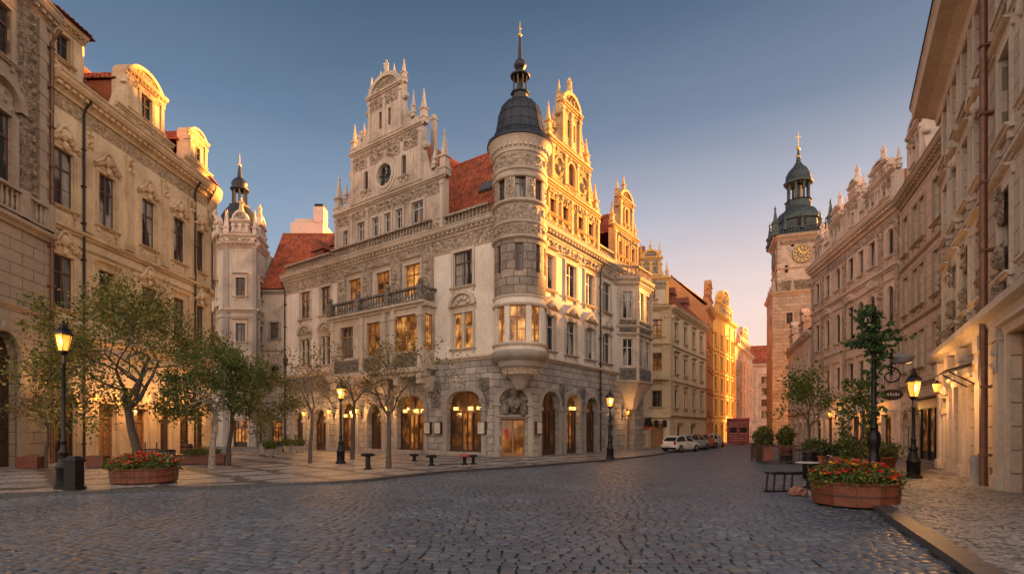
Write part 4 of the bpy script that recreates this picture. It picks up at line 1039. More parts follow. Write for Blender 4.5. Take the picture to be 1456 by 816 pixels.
b = MB(); arch_ring(b, 4.25, 2.3, 6.3, 0, .5, .25); b.prism([(4.0,6.2), (4.5,6.2), (4.62,7.1), (3.88,7.1)], -.38, 0); part('portal_surround', b, m_tant, h, F1_)
hull(h, F1_, L1_, 22.5, 10, m_tan, 4, seed=21)
pipe(F1_, 7.55, 0, 22, h, m_pipeb, -.18, .085)
wall_lantern(h, F1_, 6.6, 4.6, 90)

# ---- yellow baroque house
F2_, L2_ = frame((-23.55, 27.15), (-22.98, 40.3))
h = thing('baroque_house', 'ochre yellow baroque house with curved gable dormer and red tiles behind the leafy trees', 'building', (-23.55, 27.15, 0))
cx = [.85, 3.7, 7.0, 9.95, 12.3]
wins = [Wn(x, 13.4, 1.2 if i < 4 else .9, 3.0, 'cross', m_pd2, 'stucco') for i, x in enumerate(cx)]+[Wn(x, 8.1, 1.2 if i < 4 else .9, 2.8, 'cross', m_pd, 'cap' if i % 2 else 'stucco') for i, x in enumerate(cx)]
gr = [(.95, 1.4, 3.6, True, 'dimshop'), (3.7, 1.3, 3.3, False, 'ochredoor'), (6.3, 1.2, 3.1, False, 'ochredoor'), (8.6, 1.2, 3.3, True, 'door'), (10.6, 1.3, 3.2, False, 'door'), (12.3, 1.0, 3.1, False, 'shop')]
front(h, F2_, L2_, 19.9, m_gold, m_goldt, wins, gr, [(12.2, 1.7), (11.6, .7), (6.6, 1.8), (5.9, .8)], 1.3, frieze=m_goldc)
for x in (2.35, 5.4, 8.5, 11.2):
    b = MB(); b.box(x-.28, x+.28, -.09, .0, 12.75, 18.4); b.box(x-.36, x+.36, -.14, 0, 12.65, 13.1); b.relief(x-.34, x+.34, 17.3, 18.4, -.1, .14, .06, x, 2.2, True); b.box(x-.28, x+.28, -.08, 0, 7.1, 11.5); part('pilaster', b, m_goldt, h, F2_)
hull(h, F2_, L2_, 19.9, 10, m_gold, 5.5, .2, m_tiled, 23, True)
# rounded corner
b = MB(); r = 2.0; rc = (L2_, r, 0)
b.lathe([(r, 0), (r, 6.6), (r+.2, 6.7), (r+.2, 6.9), (r, 7.0), (r, 12.1), (r+.22, 12.2), (r+.22, 12.5), (r, 12.6), (r, 18.6), (r+.15, 18.9), (r+.5, 19.5), (r+.7, 19.9), (r+.75, 20.2), (r-.5, 20.4)], 16, rc, True, -math.pi/2, .1)
part('rounded_corner', b, m_gold, h, F2_)
b = MB(); q = MB(); q.relief(0, 2.6, 17.2, 18.5, 0, .14, .07, 5, 2)
b.add([(L2_+(r-y)*math.sin(x/r), r-(r-y)*math.cos(x/r), z) for x, y, z in q.v], q.f, True); part('corner_relief', b, m_goldc, h, F2_)
for z, hh in ((8.1, 2.8), (13.4, 3.0)):
    M = F2_ @ T(L2_+r*math.sin(.62), r-r*math.cos(.62), z) @ RZ(.62); window(h, M, 0, 0, .8, hh, m_wood, m_pd, 'cross', m_goldt, 'cap', y=-.22)
b = MB(); tiles(b, (L2_-.2,-.5,20.4), (L2_+2.2,1.6,20.4), (L2_+.4,4.6,23.6), (L2_-.6,4.4,23.6), seed=5); b.lathe([(2.72,20.35), (.05,23.5)], 16, rc, False, -math.pi/2, .1); part('corner_roof', b, m_tile, h, F2_)
# attic block, curved gable dormer and small dormer
FD = F2_ @ T(0, -.05, 0)
b = MB().wall([(0,20.3), (2.0,20.3), (2.0,23.0), (0,23.0)], [rect(.75, 21.0, .8, 1.4)], -.05, .2, 2.2); part('attic_wall', b, m_gold, h, F2_); window(h, F2_, .75, 21.0, .8, 1.4, m_wood, m_pd, 'bar', m_goldt, None, y=-.05)
b = MB(); cornice(b, -.1, 2.1, 22.7, .6, -.05, .3); part('cornice', b, m_goldt, h, F2_)
b = MB(); tiles(b, (-.1,-.5,23.2), (2.4,-.5,23.2), (1.0,1.2,24.2), (0,1.2,24.2), seed=4); tiles(b, (2.4,-.5,23.2), (2.4,2.4,23.2), (1.0,1.3,24.2), (1.0,1.2,24.2), seed=5); part('attic_roof', b, m_tiled, h, F2_)
gable(h, F2_, 6.7, [(2.3, 20.2, 20.9), (1.55, 20.9, 23.4)], 24.5, m_gold, m_goldt, -.1, .9, [rect(6.7, 21.15, .95, 1.7)])
window(h, F2_, 6.7, 21.15, .95, 1.7, m_wood, m_pd2, 'cross', m_goldt, 'cap', y=-.1)
b = MB(); cornice(b, 5.0, 8.4, 23.3, .55, -.1, .3); part('cornice', b, m_goldt, h, F2_)
b = MB()
for sd in (-1, 1): tiles(b, (6.7+sd*1.6,.6,23.0), (6.7+sd*1.6,4.5,23.0), (6.7,4.5,24.4), (6.7,.6,24.4), seed=31+sd)
b.box(5.2, 8.2, .6, 4.0, 20.2, 23.0); part('dormer_roof', b, m_tile, h, F2_)
for n_, (x, hw, zt) in enumerate(((11.9, 1.0, 23.0),)):
    gable(h, F2_, x, [(hw+.4, 20.3, 20.9), (hw, 20.9, zt)], zt+.7, m_gold, m_goldt, -.1, .8, [rect(x, 21.2, .6, 1.2)]); window(h, F2_, x, 21.2, .6, 1.2, m_wood, m_pd, 'bar', None, y=-.1)
    b = MB()
    for sd in (-1, 1): tiles(b, (x+sd*1.1,.6,22.4), (x+sd*1.1,4,22.4), (x,4,23.6), (x,.6,23.6), seed=41+sd)
    part('dormer_roof', b, m_tile, h, F2_)
b = MB(); b.box(4.2, 4.9, 2.4, 3.2, 21, 25.2); b.box(4.1, 5.0, 2.3, 3.3, 25.2, 25.4); part('chimney', b, m_goldt, h, F2_)
put('finial', pinnacle_mesh(2.6, .12, m_gilt), h, F2_ @ T(3.6, 2.2, 22.0)); put('finial', pinnacle_mesh(3.0, .16, m_dwood), h, F2_ @ T(2.5, 1.0, 20.8))
pipe(F2_, 2.0, 0, 19.7, h, m_pipe); pipe(F2_, 11.55, 0, 19.7, h, m_pipe)
wall_lantern(h, F2_, 2.3, 3.6, 120); wall_lantern(h, F2_, 4.95, 3.6, 170); wall_lantern(h, F2_, 7.6, 3.6, 170); wall_lantern(h, F2_, 9.6, 3.7, 150); wall_lantern(h, F2_, 11.5, 3.5, 120)

# ---- corner tower house with small gables and a slate lantern, far behind the trees
v = [(-33.2, 57.2), (-29.5, 55.0), (-26.45, 55.2), (-26.9, 58.5), (-27.0, 61.5), (-33.2, 61.5)]
h = thing('gabled_tower_house', 'pale old corner tower with small statue topped gables and dark lantern spire', 'building', (-29, 58, 0))
for i in range(3):
    Fi, Li = frame(v[i], v[i+1]); c = Li/2
    wins = [Wn(c, z, .95, 1.9, 'bar', m_pd, 'cap') for z in (15.6, 10.9)]+[Wn(c, 6.3, .95, 1.8, 'bar', m_pd, 'cap')]
    front(h, Fi, Li, 21.0, m_creamt, m_pinkt, wins, [(c, 1.4, 2.8, False, 'shop' if i == 1 else 'dimshop')], [(14.0, 1.8), (13.4, .8), (9.4, .8), (4.6, 1.3)], .8, m_wood)
    for x in (.15, Li-.15):
        b = MB(); b.box(x-.18, x+.18, -.08, .02, 0, 20.6); part('corner_pilaster', b, m_trimg, h, Fi)
    gable(h, Fi, c, [(c-.1, 21.0, 21.7), (c*.55, 21.7, 23.2)], 24.4, m_creamt, m_pinkt, -.1, .4, (), True, [(-c+.15, 21.4, 3.0, .2), (c-.15, 21.4, 3.0, .2)])
    put('statue', statue_mesh(1.5, m_goldt), h, Fi @ T(c, .15, 24.3))
b = MB(); P = v[3:]+v[:1]
for (x0, y0), (x1, y1) in zip(P, P[1:]): b.add([(x0,y0,0), (x1,y1,0), (x1,y1,21.2), (x0,y0,21.2)], [(0,1,2,3)])
b.add([(x, y, 21.2) for x, y in v], [tuple(range(6))]); part('rear_wall', b, m_creamt, h, Matrix.Identity(4))
FT3 = T(-29.7, 58.3, 0)
b = MB(); b.lathe([(2.9,21.2), (2.6,22.4), (2.2,24.0), (1.5,25.4), (1.05,26.0), (1.1,26.15), (.8,26.3)], 8, (0,0,0), False)
b.lathe([(.12,26.2), (.12,28.0)], 6)
for i in range(8): a = math.pi*(i+.5)/4; b.lathe([(.1,26.2), (.09,27.9)], 5, (.68*math.cos(a), .68*math.sin(a), 0))
b.lathe([(.4,27.85), (.95,27.9), (.95,28.05), (.75,28.2), (.85,28.6), (.6,29.0), (.25,29.3), (.2,29.9), (.1,30.6)], 12); part('lantern_roof', b, m_slate, h, FT3)
b = MB(); b.ball((0,0,30.7), .2, 8); b.tube([(0,0,30.5), (0,0,31.9)], [.07,.02], 6); part('finial', b, m_gilt, h, FT3)
Fi, Li = frame((-26.7, 57.2), (-13.0, 57.2))
front(h, Fi, Li, 16.6, m_creamt, m_trimg, [Wn(x, z, .9, 1.7, 'bar', m_pd, None) for x in (1.3, 3.9) for z in (11.6, 7.0)], [(1.6, 1.2, 2.8, False, 'dimshop')], [(10.2, .8)], .6)
hull(h, Fi, Li, 16.6, 10, m_creamt, 7.8, .35, m_tile, 50)
b = MB(); b.prism([(5.2, 19.0), (8.0, 19.0), (6.6, 21.6)], 1.5, 1.7); part('dormer', b, m_goldt, h, Fi)
for x, z in ((.5, 18.7),): b = MB(); b.obox((1.3, 1.6, 19.1), (.3,0,0), (0,.45,.65), (0,-.06,.04)); part('skylight', b, m_pd2, h, Fi)
h = thing('rooftop_block', 'pale attic block with chimneys rising behind the red roof left of the corner palace', 'building', (-24.6, 70, 0))
b = MB(); b.box(-28.6, -24.4, 69, 74, 0, 28.6); b.box(-25.6, -24.3, 68.9, 70.5, 28.6, 30.6); b.box(-28.2, -25.8, 69.3, 70.4, 28.6, 29.2); part('wall', b, m_pale, h, Matrix.Identity(4))
b = MB(); b.box(-25.5, -24.4, 69.0, 70.4, 30.6, 31.0); part('chimney', b, m_dark, h, Matrix.Identity(4))

# ---- cream corner house beyond the palace
P5, Q5, E5 = (11.7, 53.0), (15.5, 52.6), (23.2, 64.0)
h = thing('cream_corner_house', 'cream corner house with small curved gable and balcony behind the parked white car', 'building', (P5[0], P5[1], 0))
Fi, Li = frame(P5, Q5); x = 2.65
front(h, Fi, Li, 13.9, m_cream, m_creamd, [Wn(x, 11.0, 1.0, 1.7, 'cross', m_pl2, None), Wn(x, 7.6, 1.0, 1.8, 'cross', m_pl2, None), Wn(x, 4.1, 1.0, 1.6, 'cross', m_pd, None)], [(2.6, 1.2, 2.4, False, 'ochredoor')], [(10.1, 1.6), (6.3, .9), (2.9, 1.3)], .8, m_wood)
b = MB(); b.box(x-1.1, x+1.1, -.6, 0, 6.75, 6.9); b.box(x-1.1, x+1.1, -.62, -.5, 6.9, 7.6); b.box(x-1.1, x-1.0, -.5, 0, 6.9, 7.6); b.box(x+1.0, x+1.1, -.5, 0, 6.9, 7.6); part('balcony', b, m_creamd, h, Fi)
gable(h, Fi, 2.0, [(1.75, 14.2, 16.6), (1.0, 16.6, 18.6)], 19.6, m_cream, m_goldent, -.1, .5, [arch(2.1, 14.7, .6, 1.1, 8)], True, [(-1.6, 16.8, 1.6, .13), (1.6, 16.8, 1.6, .13), (-.9, 18.7, 1.6, .12), (.9, 18.7, 1.6, .12), (0, 19.5, 1.2, .1)])
window(h, Fi, 2.1, 14.7, .6, 1.1, m_wood, m_pl2, '', m_creamd, None, True, True, y=-.1)
F5s, L5s = frame(Q5, E5)
cols = [2.0, 5.2, 8.4, 11.6]
front(h, F5s, L5s, 13.9, m_cream, m_creamd, [Wn(x, z, 1.0, 1.8, 'bar', m_pd2 if (i+k) % 3 else m_pl2, 'cap') for i, x in enumerate(cols) for k, z in enumerate((10.9, 7.5, 4.1))], [(x, 1.5, 2.3, False, 'dimshop') for x in (3.0, 8.0)], [(10.1, 1.0), (6.6, 1.0), (3.1, 1.4)], .9)
for F_, xx in ((F5s, .4), (Fi, Li-.4)):
    b = MB(); b.box(xx-.36, xx+.36, -.12, .01, 3.4, 13.5); b.relief(xx-.4, xx+.4, 12.6, 13.5, -.12, .14, .06, 3, 2.2, True); part('corner_pilaster', b, m_creamd, h, F_)
hull(h, F5s, L5s, 13.9, 8, m_cream, 4.6, .3, m_tiled, 61)
b = MB(); b.box(6, 6.7, 3, 3.7, 16, 20.4); part('chimney', b, m_brick, h, F5s); b = MB(); b.box(1.0, 1.5, 3, 3.6, 16, 20.8); part('chimney', b, m_brick, h, F5s)
for x in (4.5, 9.5):
    b = MB(); b.box(x-.6, x+.6, 1.0, 3, 14.6, 16.2); b.prism([(x-.8, 16.2), (x+.8, 16.2), (x, 17.0)], .85, 3.6); part('dormer', b, m_tiled, h, F5s)
# ---- the row beyond it
def row_house(name, label, P, Q, H, wm, tm, nc, nr, seed, roof=4, gab=True, wpanes=(0,)):
    h = thing(name, label, 'building', (P[0], P[1], 0)); F, L = frame(P, Q); rnd = random.Random(seed)
    zs = [4.2+(H-5.6)*(k/nr) for k in range(nr)]; hh = min(1.9, (H-5.6)/nr*.62); cols = [L*(i+.5)/nc for i in range(nc)]
    front(h, F, L, H, wm, tm, [Wn(x, z, 1.0, hh, 'bar', rnd.choice([m_pd, m_pd2, m_pd2, m_pl2]), rnd.choice(['cap', None]) if k else 'cap') for k, z in enumerate(zs) for x in cols],
          [(x, 1.3, 2.6, i % 2 == 0, rnd.choice(['dimshop', 'shop', 'door'])) for i, x in enumerate(cols)], [(z-.75, 1.0) for z in zs], .9)
    for x in [L*i/nc for i in range(nc+1)]:
        x = min(max(x, .2), L-.2); b = MB(); b.box(x-.17, x+.17, -.1, .01, 3.6, H-.6); part('pilaster', b, tm, h, F)
    hull(h, F, L, H, 8, wm, roof, .3, m_tile, seed)
    if gab: gable(h, F, L/2, [(L*.3, H+.2, H+1.6), (L*.16, H+1.6, H+3.2)], H+4.1, wm, tm, -.1, .5, (), True, [(-L*.28, H+1.7, 1.5, .14), (L*.28, H+1.7, 1.5, .14)])
    return h, F, L
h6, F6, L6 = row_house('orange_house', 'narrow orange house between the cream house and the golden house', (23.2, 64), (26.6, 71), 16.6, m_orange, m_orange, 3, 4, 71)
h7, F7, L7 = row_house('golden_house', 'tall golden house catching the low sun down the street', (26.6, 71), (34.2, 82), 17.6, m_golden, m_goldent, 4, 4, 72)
h8, F8, L8 = row_house('pale_house', 'pale rose house at the far end of the row just past the golden house', (34.2, 82), (44.0, 98), 15.0, m_pale, m_pale, 5, 4, 73)
h9, F9, L9 = row_house('closing_house', 'far pink house closing the view at the end of the street', (44.4, 104), (58, 100), 14.4, m_pale, m_pinkt, 5, 4, 74, 4, False)
h10, F10, L10 = row_house('back_house', 'brick red attic house rising behind the far end of the street', (40, 124), (66, 120), 18.0, m_brick, m_pinkt, 8, 5, 75, 2, False)

# ---- right side: rose house with stepped attic gables
P3, Q3 = (29.66, 52.8), (26.15, 36.0)
F3, L3 = frame(P3, Q3)
h = thing('rose_gabled_house', 'rose stucco house with heavy cornice and stepped attic gables on the right of the street', 'building', (P3[0], P3[1], 0))
cols = [1.6, 4.2, 6.6, 9.3, 11.2, 13.1, 15.9]
wins = []
for i, x in enumerate(cols):
    wins += [Wn(x, 13.9, .95, 1.9, 'bar', m_pd2, None, True, i in (2, 6)), Wn(x, 9.3, .95, 2.5, 'bar', m_pd, 'seg' if i % 2 else None, True, i not in (0, 3)), Wn(x, 5.2, .95, 2.0, 'bar', m_pd2, 'cap')]
front(h, F3, L3, 17.4, m_pink, m_pinkt, wins, [(x, 1.5, 2.9, i % 2 == 0, f) for i, (x, f) in enumerate(zip((1.8, 4.6, 7.4, 10.2, 12.8, 15.4), ('shop', 'dimshop', 'shop', 'shop', 'shop', 'dimshop')))], [(12.9, 1.6), (12.2, .7), (8.4, 1.0), (4.2, 1.6)], 1.25, frieze=m_pinkc)
for x in (.35, 2.9, 8.0, 14.5, L3-.3):
    b = MB(); b.box(x-.25, x+.25, -.13, .0, 4.6, 16.2); b.relief(x-.3, x+.3, 15.4, 16.2, -.14, .12, .06, x, 2.2, True); b.relief(x-.22, x+.22, 9.0, 11.8, -.14, .1, .07, x, 2.2, True); part('pilaster', b, m_pinkc, h, F3)
hull(h, F3, L3, 17.4, 10, m_pink, 3.6, .1, m_tiled, 81)
for x, tr, top in ((14.3, [(2.3, 17.9, 19.6), (1.2, 19.6, 20.7)], 21.3), (9.9, [(1.3, 17.9, 20.3), (.75, 20.3, 21.4)], 22.0), (6.4, [(1.4, 17.9, 19.9), (.8, 19.9, 20.8)], 21.3), (2.2, [(1.2, 17.9, 19.4)], 20.4)):
    hw = tr[0][0]; hs = [rect(x+k, 18.2, .5, 1.1) for k in ((-.9, .9) if hw > 2 else (0,))]
    gable(h, F3, x, tr, top, m_pink, m_pinkt, -.1, .5, hs, True, [(-hw+.1, tr[0][2]+.1, 1.5, .13), (hw-.1, tr[0][2]+.1, 1.5, .13)])
    for k in ((-.9, .9) if hw > 2 else (0,)): window(h, F3, x+k, 18.2, .5, 1.1, m_wood, m_pd, '', m_pinkt, None, y=-.1)
    put('statue', statue_mesh(1.2, m_pinkt), h, F3 @ T(x, .2, top-.05))
    b = MB(); z1 = top-.7; b.prism([(x-hw*.9, 17.9), (x+hw*.9, 17.9), (x, z1)], .5, 4); part('dormer_roof', b, m_tiled, h, F3)
for x0, x1 in ((3.6, 4.8), (11.3, 11.9)): b = MB(); balusters(b, x0, x1, 17.95, .9, -.1, .3, .1); part('attic_balustrade', b, m_pinkt, h, F3)
b = MB(); b.box(12.2, 13, 4, 4.8, 18, 23); part('chimney', b, m_brick, h, F3)
wall_lantern(h, F3, 11.5, 3.3, 110); wall_lantern(h, F3, 14.1, 3.3, 130); wall_lantern(h, F3, 6.0, 3.2, 100)
# ---- brown block-rendered house
F2r, L2r = frame((26.05, 35.8), (20.9, 23.9))
h = thing('brown_block_house', 'brown block-rendered house with a small gabled turret dormer and black shopfront below', 'building', (26.05, 35.8, 0))
wins = []
for i, x in enumerate((1.3, 3.4, 4.7, 7.3, 8.6, 11)):
    wins += [Wn(x, 13.1, .95, 2.4, 'bar', m_pd2, None), Wn(x, 9.2, .95, 2.4, 'bar', m_pd2, None), Wn(x, 5.5, .95, 2.2, 'bar', m_pd2, None)]
front(h, F2r, L2r, 16.9, m_ashb, m_tant, wins, [(1.5, 1.4, 2.9, True, 'shop'), (3.6, 1.2, 2.8, False, 'door')], [(12.2, .9), (8.4, .9), (4.4, 1.5)], 1.0, m_woodw)
hull(h, F2r, L2r, 16.9, 9, m_ashb, 3.4, .1, m_tiled, 91)
xx = 3.6
gable(h, F2r, xx, [(1.35, 17.4, 20.0)], 20.9, m_pink, m_pinkt, -.1, 1.6, [arch(xx, 17.9, .7, 1.6, 8)], False, [(-1.2, 20.1, 1.6, .14), (1.2, 20.1, 1.6, .14)])
window(h, F2r, xx, 17.9, .7, 1.6, m_wood, m_pd, 'bar', m_pinkt, None, True, True, y=-.1)
b = MB(); volute(b, xx+1.35, 17.4, 1.3, 2.0, 1, 0, .5); part('scroll', b, m_pinkt, h, F2r)
b = MB(); b.prism([(xx-1.5, 19.9), (xx+1.5, 19.9), (xx, 21.3)], 1.6, 4.5); b.box(xx-1.2, xx+1.2, 1.6, 4.4, 17, 19.9); part('dormer_roof', b, m_tile, h, F2r)
b = MB(); x0, x1 = 5.0, 9.4
b.box(x0, x1, -.3, 0, 3.0, 3.5); b.mould([(.28, 3.5), (.42, 3.56), (.42, 3.66), (0, 3.7)], x0-.1, x1+.1)
for x in (x0+.1, x0+1.5, x0+2.6, x1-.1): b.box(x-.1, x+.1, -.22, 0, 0, 3.0)
b.box(x0+.2, x1-.2, -.14, 0, 0, .6)
o = part('shopfront', b, m_iron, h, F2r)
b = MB(); b.box(x0+.2, x1-.2, -.08, -.01, .6, 2.99); part('pane', b, m_pl2, o, F2r)
# ---- near right house
FR, LR = frame((19.06, 23.75), (9.6, 8.34))
h = thing('near_house', 'tall stone house at the right edge with rusticated wall, overhanging cornice and brown drainpipe', 'building', (19.06, 23.75, 0))
wins = []
for i, x in enumerate((1.5, 3.6, 5.7, 7.8, 11.0, 13.4, 15.8)):
    for z, k in ((5.9, 'cap'), (9.7, 'tri' if i % 2 else 'cap'), (13.1, None)): wins.append(Wn(x, z, 1.05, 2.3, 'cross', m_pd2, k))
gr = [(1.7, 1.1, 3.2, True, 'door'), (4.2, 1.0, 3.4, False, 'ochredoor'), (6.9, 1.1, 3.3, False, 'ochredoor'), (12.55, 2.3, 4.3, False, 'ochredoor'), (15.9, 2, 4.2, False, 'dimshop')]
front(h, FR, LR, 16.0, m_far1, m_far1t, wins, gr, [(8.8, .9), (12.5, .8), (4.7, 2.6)], 0)
b = MB(); b.mould([(-.02, 15.5), (.1, 15.5), (.16, 15.8), (.5, 16.0), (.95, 16.1), (1.0, 16.25), (1.0, 16.4), (1.08, 16.5), (-.02, 16.6)], -.5, LR); part('cornice', b, m_far1t, h, FR)
b = MB(); b.box(-.5, LR, -1.1, .3, 16.6, 16.68); part('gutter', b, m_pipe, h, FR)
hull(h, FR, LR, 16.0, 10, m_far1, 3, .0, m_tiled, 95)
for x in (.35, 2.9, 5.5, 8.3, 10.6, 14.4):
    b = MB(); b.box(x-.3, x+.3, -.16, 0, .5, 4.6); b.box(x-.38, x+.38, -.22, 0, 0, .5); b.box(x-.36, x+.36, -.22, 0, 4.2, 4.66); b.relief(x-.25, x+.25, 3.3, 4.15, -.17, .1, .06, x, 2.2, True); part('pilaster', b, m_far1t, h, FR)
    b = MB(); b.relief(x-.36, x+.36, 5.1, 6.9, -.03, .2, .06, x, 2.0, True); b.relief(x-.3, x+.3, 7.4, 8.5, -.03, .16, .06, x+2, 2.0, True); part('cartouche', b, m_tanc, h, FR)
pipe(FR, 9.55, 0, 16, h, m_pipeb, -.22, .1)
b = MB(); b.lathe([(.2,0), (.2,.12), (.14,.2), (.13,.75), (.17,.85), (.12,1.0)], 12, (9.05, -.32, 0)); part('guard_stone', b, m_trimg, h, FR)
b = MB(); b.add([(6.2,-.0,3.95), (7.7,0,3.95), (7.7,-.85,3.7), (6.2,-.85,3.7), (6.2,0,4.0), (7.7,0,4.0), (7.7,-.85,3.75), (6.2,-.85,3.75)], [(0,1,2,3), (7,6,5,4), (3,2,6,7), (0,3,7,4), (1,5,6,2)])
for x in (6.3, 7.6): b.tube([(x, 0, 3.2), (x, -.75, 3.7)], .025, 5)
part('canopy', b, m_iron, h, FR)
wall_lantern(h, FR, 2.95, 3.5, 260, .5)
# ---- low rose house in front of the tower
P4, Q4 = (35.4, 68.5), (29.75, 53.1)  # far end stretched towards the tower to keep sun off the cream house
F4, L4 = frame(P4, Q4)
h = thing('low_rose_house', 'lower pinkish house between the clock tower and the rose gabled house', 'building', (P4[0], P4[1], 0))
front(h, F4, L4, 11.6, m_pink, m_pinkt, [Wn(x, z, .9, 1.8, 'bar', m_pd2, None) for x in (1.6, 4.2, 6.8, 9.4, 12.0, 14.6) for z in (4.3, 7.9)], [(x, 1.3, 2.6, True, 'shop') for x in (2.4, 6.8, 10.8, 14.4)], [(7.1, .8), (3.5, 1.2)], .8)
hull(h, F4, L4, 11.6, 8, m_pink, 3.6, .3, m_tile, 96)
for x in (4, 11.5): gable(h, F4, x, [(1.4, 11.8, 13.2), (.7, 13.2, 14.3)], 14.9, m_pink, m_pinkt, -.1, .5, (), True, [(-1.3, 13.3, 1.3, .12), (1.3, 13.3, 1.3, .12)])
# ---- clock tower
m_clock = plain('dull clock face', (.16,.125,.085), .6, .2, .4, 3)
th = -R(20); tc = (42.6, 79.5)
FT_ = T(tc[0], tc[1], 0) @ RZ(th)
h = thing('clock_tower', 'old stone clock tower with dark copper domed top and gilded clock face', 'tower', (tc[0], tc[1], 0), th)
def ring4(name, hw, z0, z1, mat, holes=()):
    for k in range(4):
        M = FT_ @ RZ(k*math.pi/2) @ T(-hw, -hw, 0)
        part(name, MB().wall([(0,z0), (2*hw,z0), (2*hw,z1), (0,z1)], holes if k in (0, 3) else (), 0, .3), mat, h, M)
hw = 3.2
ring4('lower_wall', 3.9, 0, 21.6, m_towerl, [rect(2.2, 17, .8, 1.6), rect(5.4, 17, .8, 1.6), rect(2.2, 12, .8, 1.6), rect(5.4, 12, .8, 1.6)])
ring4('upper_wall', hw, 21.6, 29.7, m_tower, [rect(1.2, 24.5, .45, 1.1), rect(5.3, 28.4, .7, .8), rect(2.0, 28.2, .4, .8)])
for k in range(4):
    M = FT_ @ RZ(k*math.pi/2)
    b = MB(); cornice(b, -4.0, 4.0, 21.2, .7, -3.9, .5); part('cornice', b, m_tant, h, M)
    b = MB(); cornice(b, -3.4, 3.4, 29.2, 1.0, -3.2, .45); part('cornice', b, m_tant, h, M)
    b = MB(); balusters(b, -3.7, 3.7, 29.95, 1.0, -3.55, .35, .1); part('gallery_balustrade', b, m_copper, h, M)
    b = MB()
    for r0, r1, o in ((1.12, 1.28, .3), (.0, 1.12, .2)):
        n = 32; V = [(r*math.cos(2*math.pi*i/n), -hw-o, 27.0+r*math.sin(2*math.pi*i/n)) for r in (max(r0, .001), r1) for i in range(n)]+[(r1*math.cos(2*math.pi*i/n), -hw+.02, 27.0+r1*math.sin(2*math.pi*i/n)) for i in range(n)]
        b.add(V, [(i, (i+1) % n, n+(i+1) % n, n+i) for i in range(n)]+[(n+i, n+(i+1) % n, 2*n+(i+1) % n, 2*n+i) for i in range(n)])
    o = part('clock', b, m_clock, h, M)
    b = MB()
    for i in range(12):
        a = i*math.pi/6; b.obox((.92*math.sin(a), -hw-.23, 27+.92*math.cos(a)), (.035*math.cos(a), 0, -.035*math.sin(a)), (0,.015,0), (.11*math.sin(a), 0, .11*math.cos(a)))
    n = 32
    for r0, r1 in ((.74, .77), (1.12, 1.15), (.36, .39)): b.add([(r*math.cos(2*math.pi*i/n), -hw-.235-(.08 if r0 > 1 else 0), 27.0+r*math.sin(2*math.pi*i/n)) for r in (r0, r1) for i in range(n)], [(i, (i+1) % n, n+(i+1) % n, n+i) for i in range(n)])
    part('numerals', b, m_gilt, o, M)
    b = MB()
    for a, l in ((R(-35), .95), (R(70), .65)): b.obox((l/2*math.sin(a), -hw-.27, 27+l/2*math.cos(a)), (.04*math.cos(a), 0, -.04*math.sin(a)), (0,.015,0), (l/2*math.sin(a), 0, l/2*math.cos(a)))
    part('clock_hands', b, m_gilt, o, M)
    b = MB(); b.relief(-3.0, 3.0, 22.0, 23.4, -hw-.01, .16, .1, k, 1.3, True); b.relief(-2.9, 2.9, 28.5, 29.1, -hw-.01, .14, .1, k+2, 1.4); part('relief', b, m_tanc, h, M)
    b = MB(); [b.box(sg*3.0-.3, sg*3.0+.3, -hw-.1, -hw+.02, z, z+.5) for sg in (-1, 1) for z in np.arange(22.0, 29, 1.0)]; band(b, -3.3, 3.3, 25.0, 1.3, -hw); part('quoin', b, m_tant, h, M)
    for xx in (-2.2, 0, 2.2): put('pinnacle', pinnacle_mesh(2.2, .2, m_copper), h, M @ T(xx, -3.55, 30.6))
    for xx in (-3.7, -1.3, 1.3): put('pinnacle', pinnacle_mesh(2.0, .22, m_tant), h, M @ T(xx, -3.7, 21.7))
    for sx in (-1,): put('corner_turret', pinnacle_mesh(4.2, .38, m_copper), h, FT_ @ RZ(k*math.pi/2) @ T(-3.5, -3.5, 29.9))
for x, z in ((1.2, 24.5), (5.3, 28.4)): window(h, FT_ @ T(-hw, -hw, 0), x, z, .45 if x < 2 else .7, 1.1 if x < 2 else .8, m_wood, m_dark, '')
for x in (2.2, 5.4):
    for z in (17, 12): window(h, FT_ @ T(-3.9, -3.9, 0), x, z, .8, 1.6, m_wood, m_dark, 'bar', m_tant, None)
b = MB(); b.lathe([(3.3,29.9), (3.2,31.0), (2.9,31.2), (2.9,32.4), (3.1,32.6), (3.05,33.2), (2.6,34.0), (1.9,34.5), (1.75,34.7), (1.75,35.6), (1.95,35.7), (.3,35.9)], 8, (0,0,0), False)
for i in range(8): a = math.pi*(i+.5)/4; b.lathe([(.22,0), (.17,.2), (.17,2.3), (.26,2.5)], 6, (1.4*math.cos(a), 1.4*math.sin(a), 35.8))
b.lathe([(.4,35.8), (.4,38.2)], 8)
b.lathe([(.6,38.2), (2.0,38.3), (2.05,38.6), (1.75,38.9), (1.7,39.6), (1.3,40.4), (.7,41.0), (.35,41.6), (.22,42.6), (.12,43.6)], 8, (0,0,0), False)
part('dome', b, m_copper, h, FT_)
b = MB(); [b.box(-.5, .5, -3.15, -2.6, 31.3, 32.4)]; part('dome_window', b, m_dark, h, FT_)
b = MB(); b.ball((0,0,43.7), .3, 10); b.ball((0,0,42.4), .32, 10, .6); b.tube([(0,0,43.5), (0,0,46.2)], [.09,.03], 6); b.box(-.35, .35, -.03, .03, 45.3, 45.4); part('finial', b, m_gilt, h, FT_)
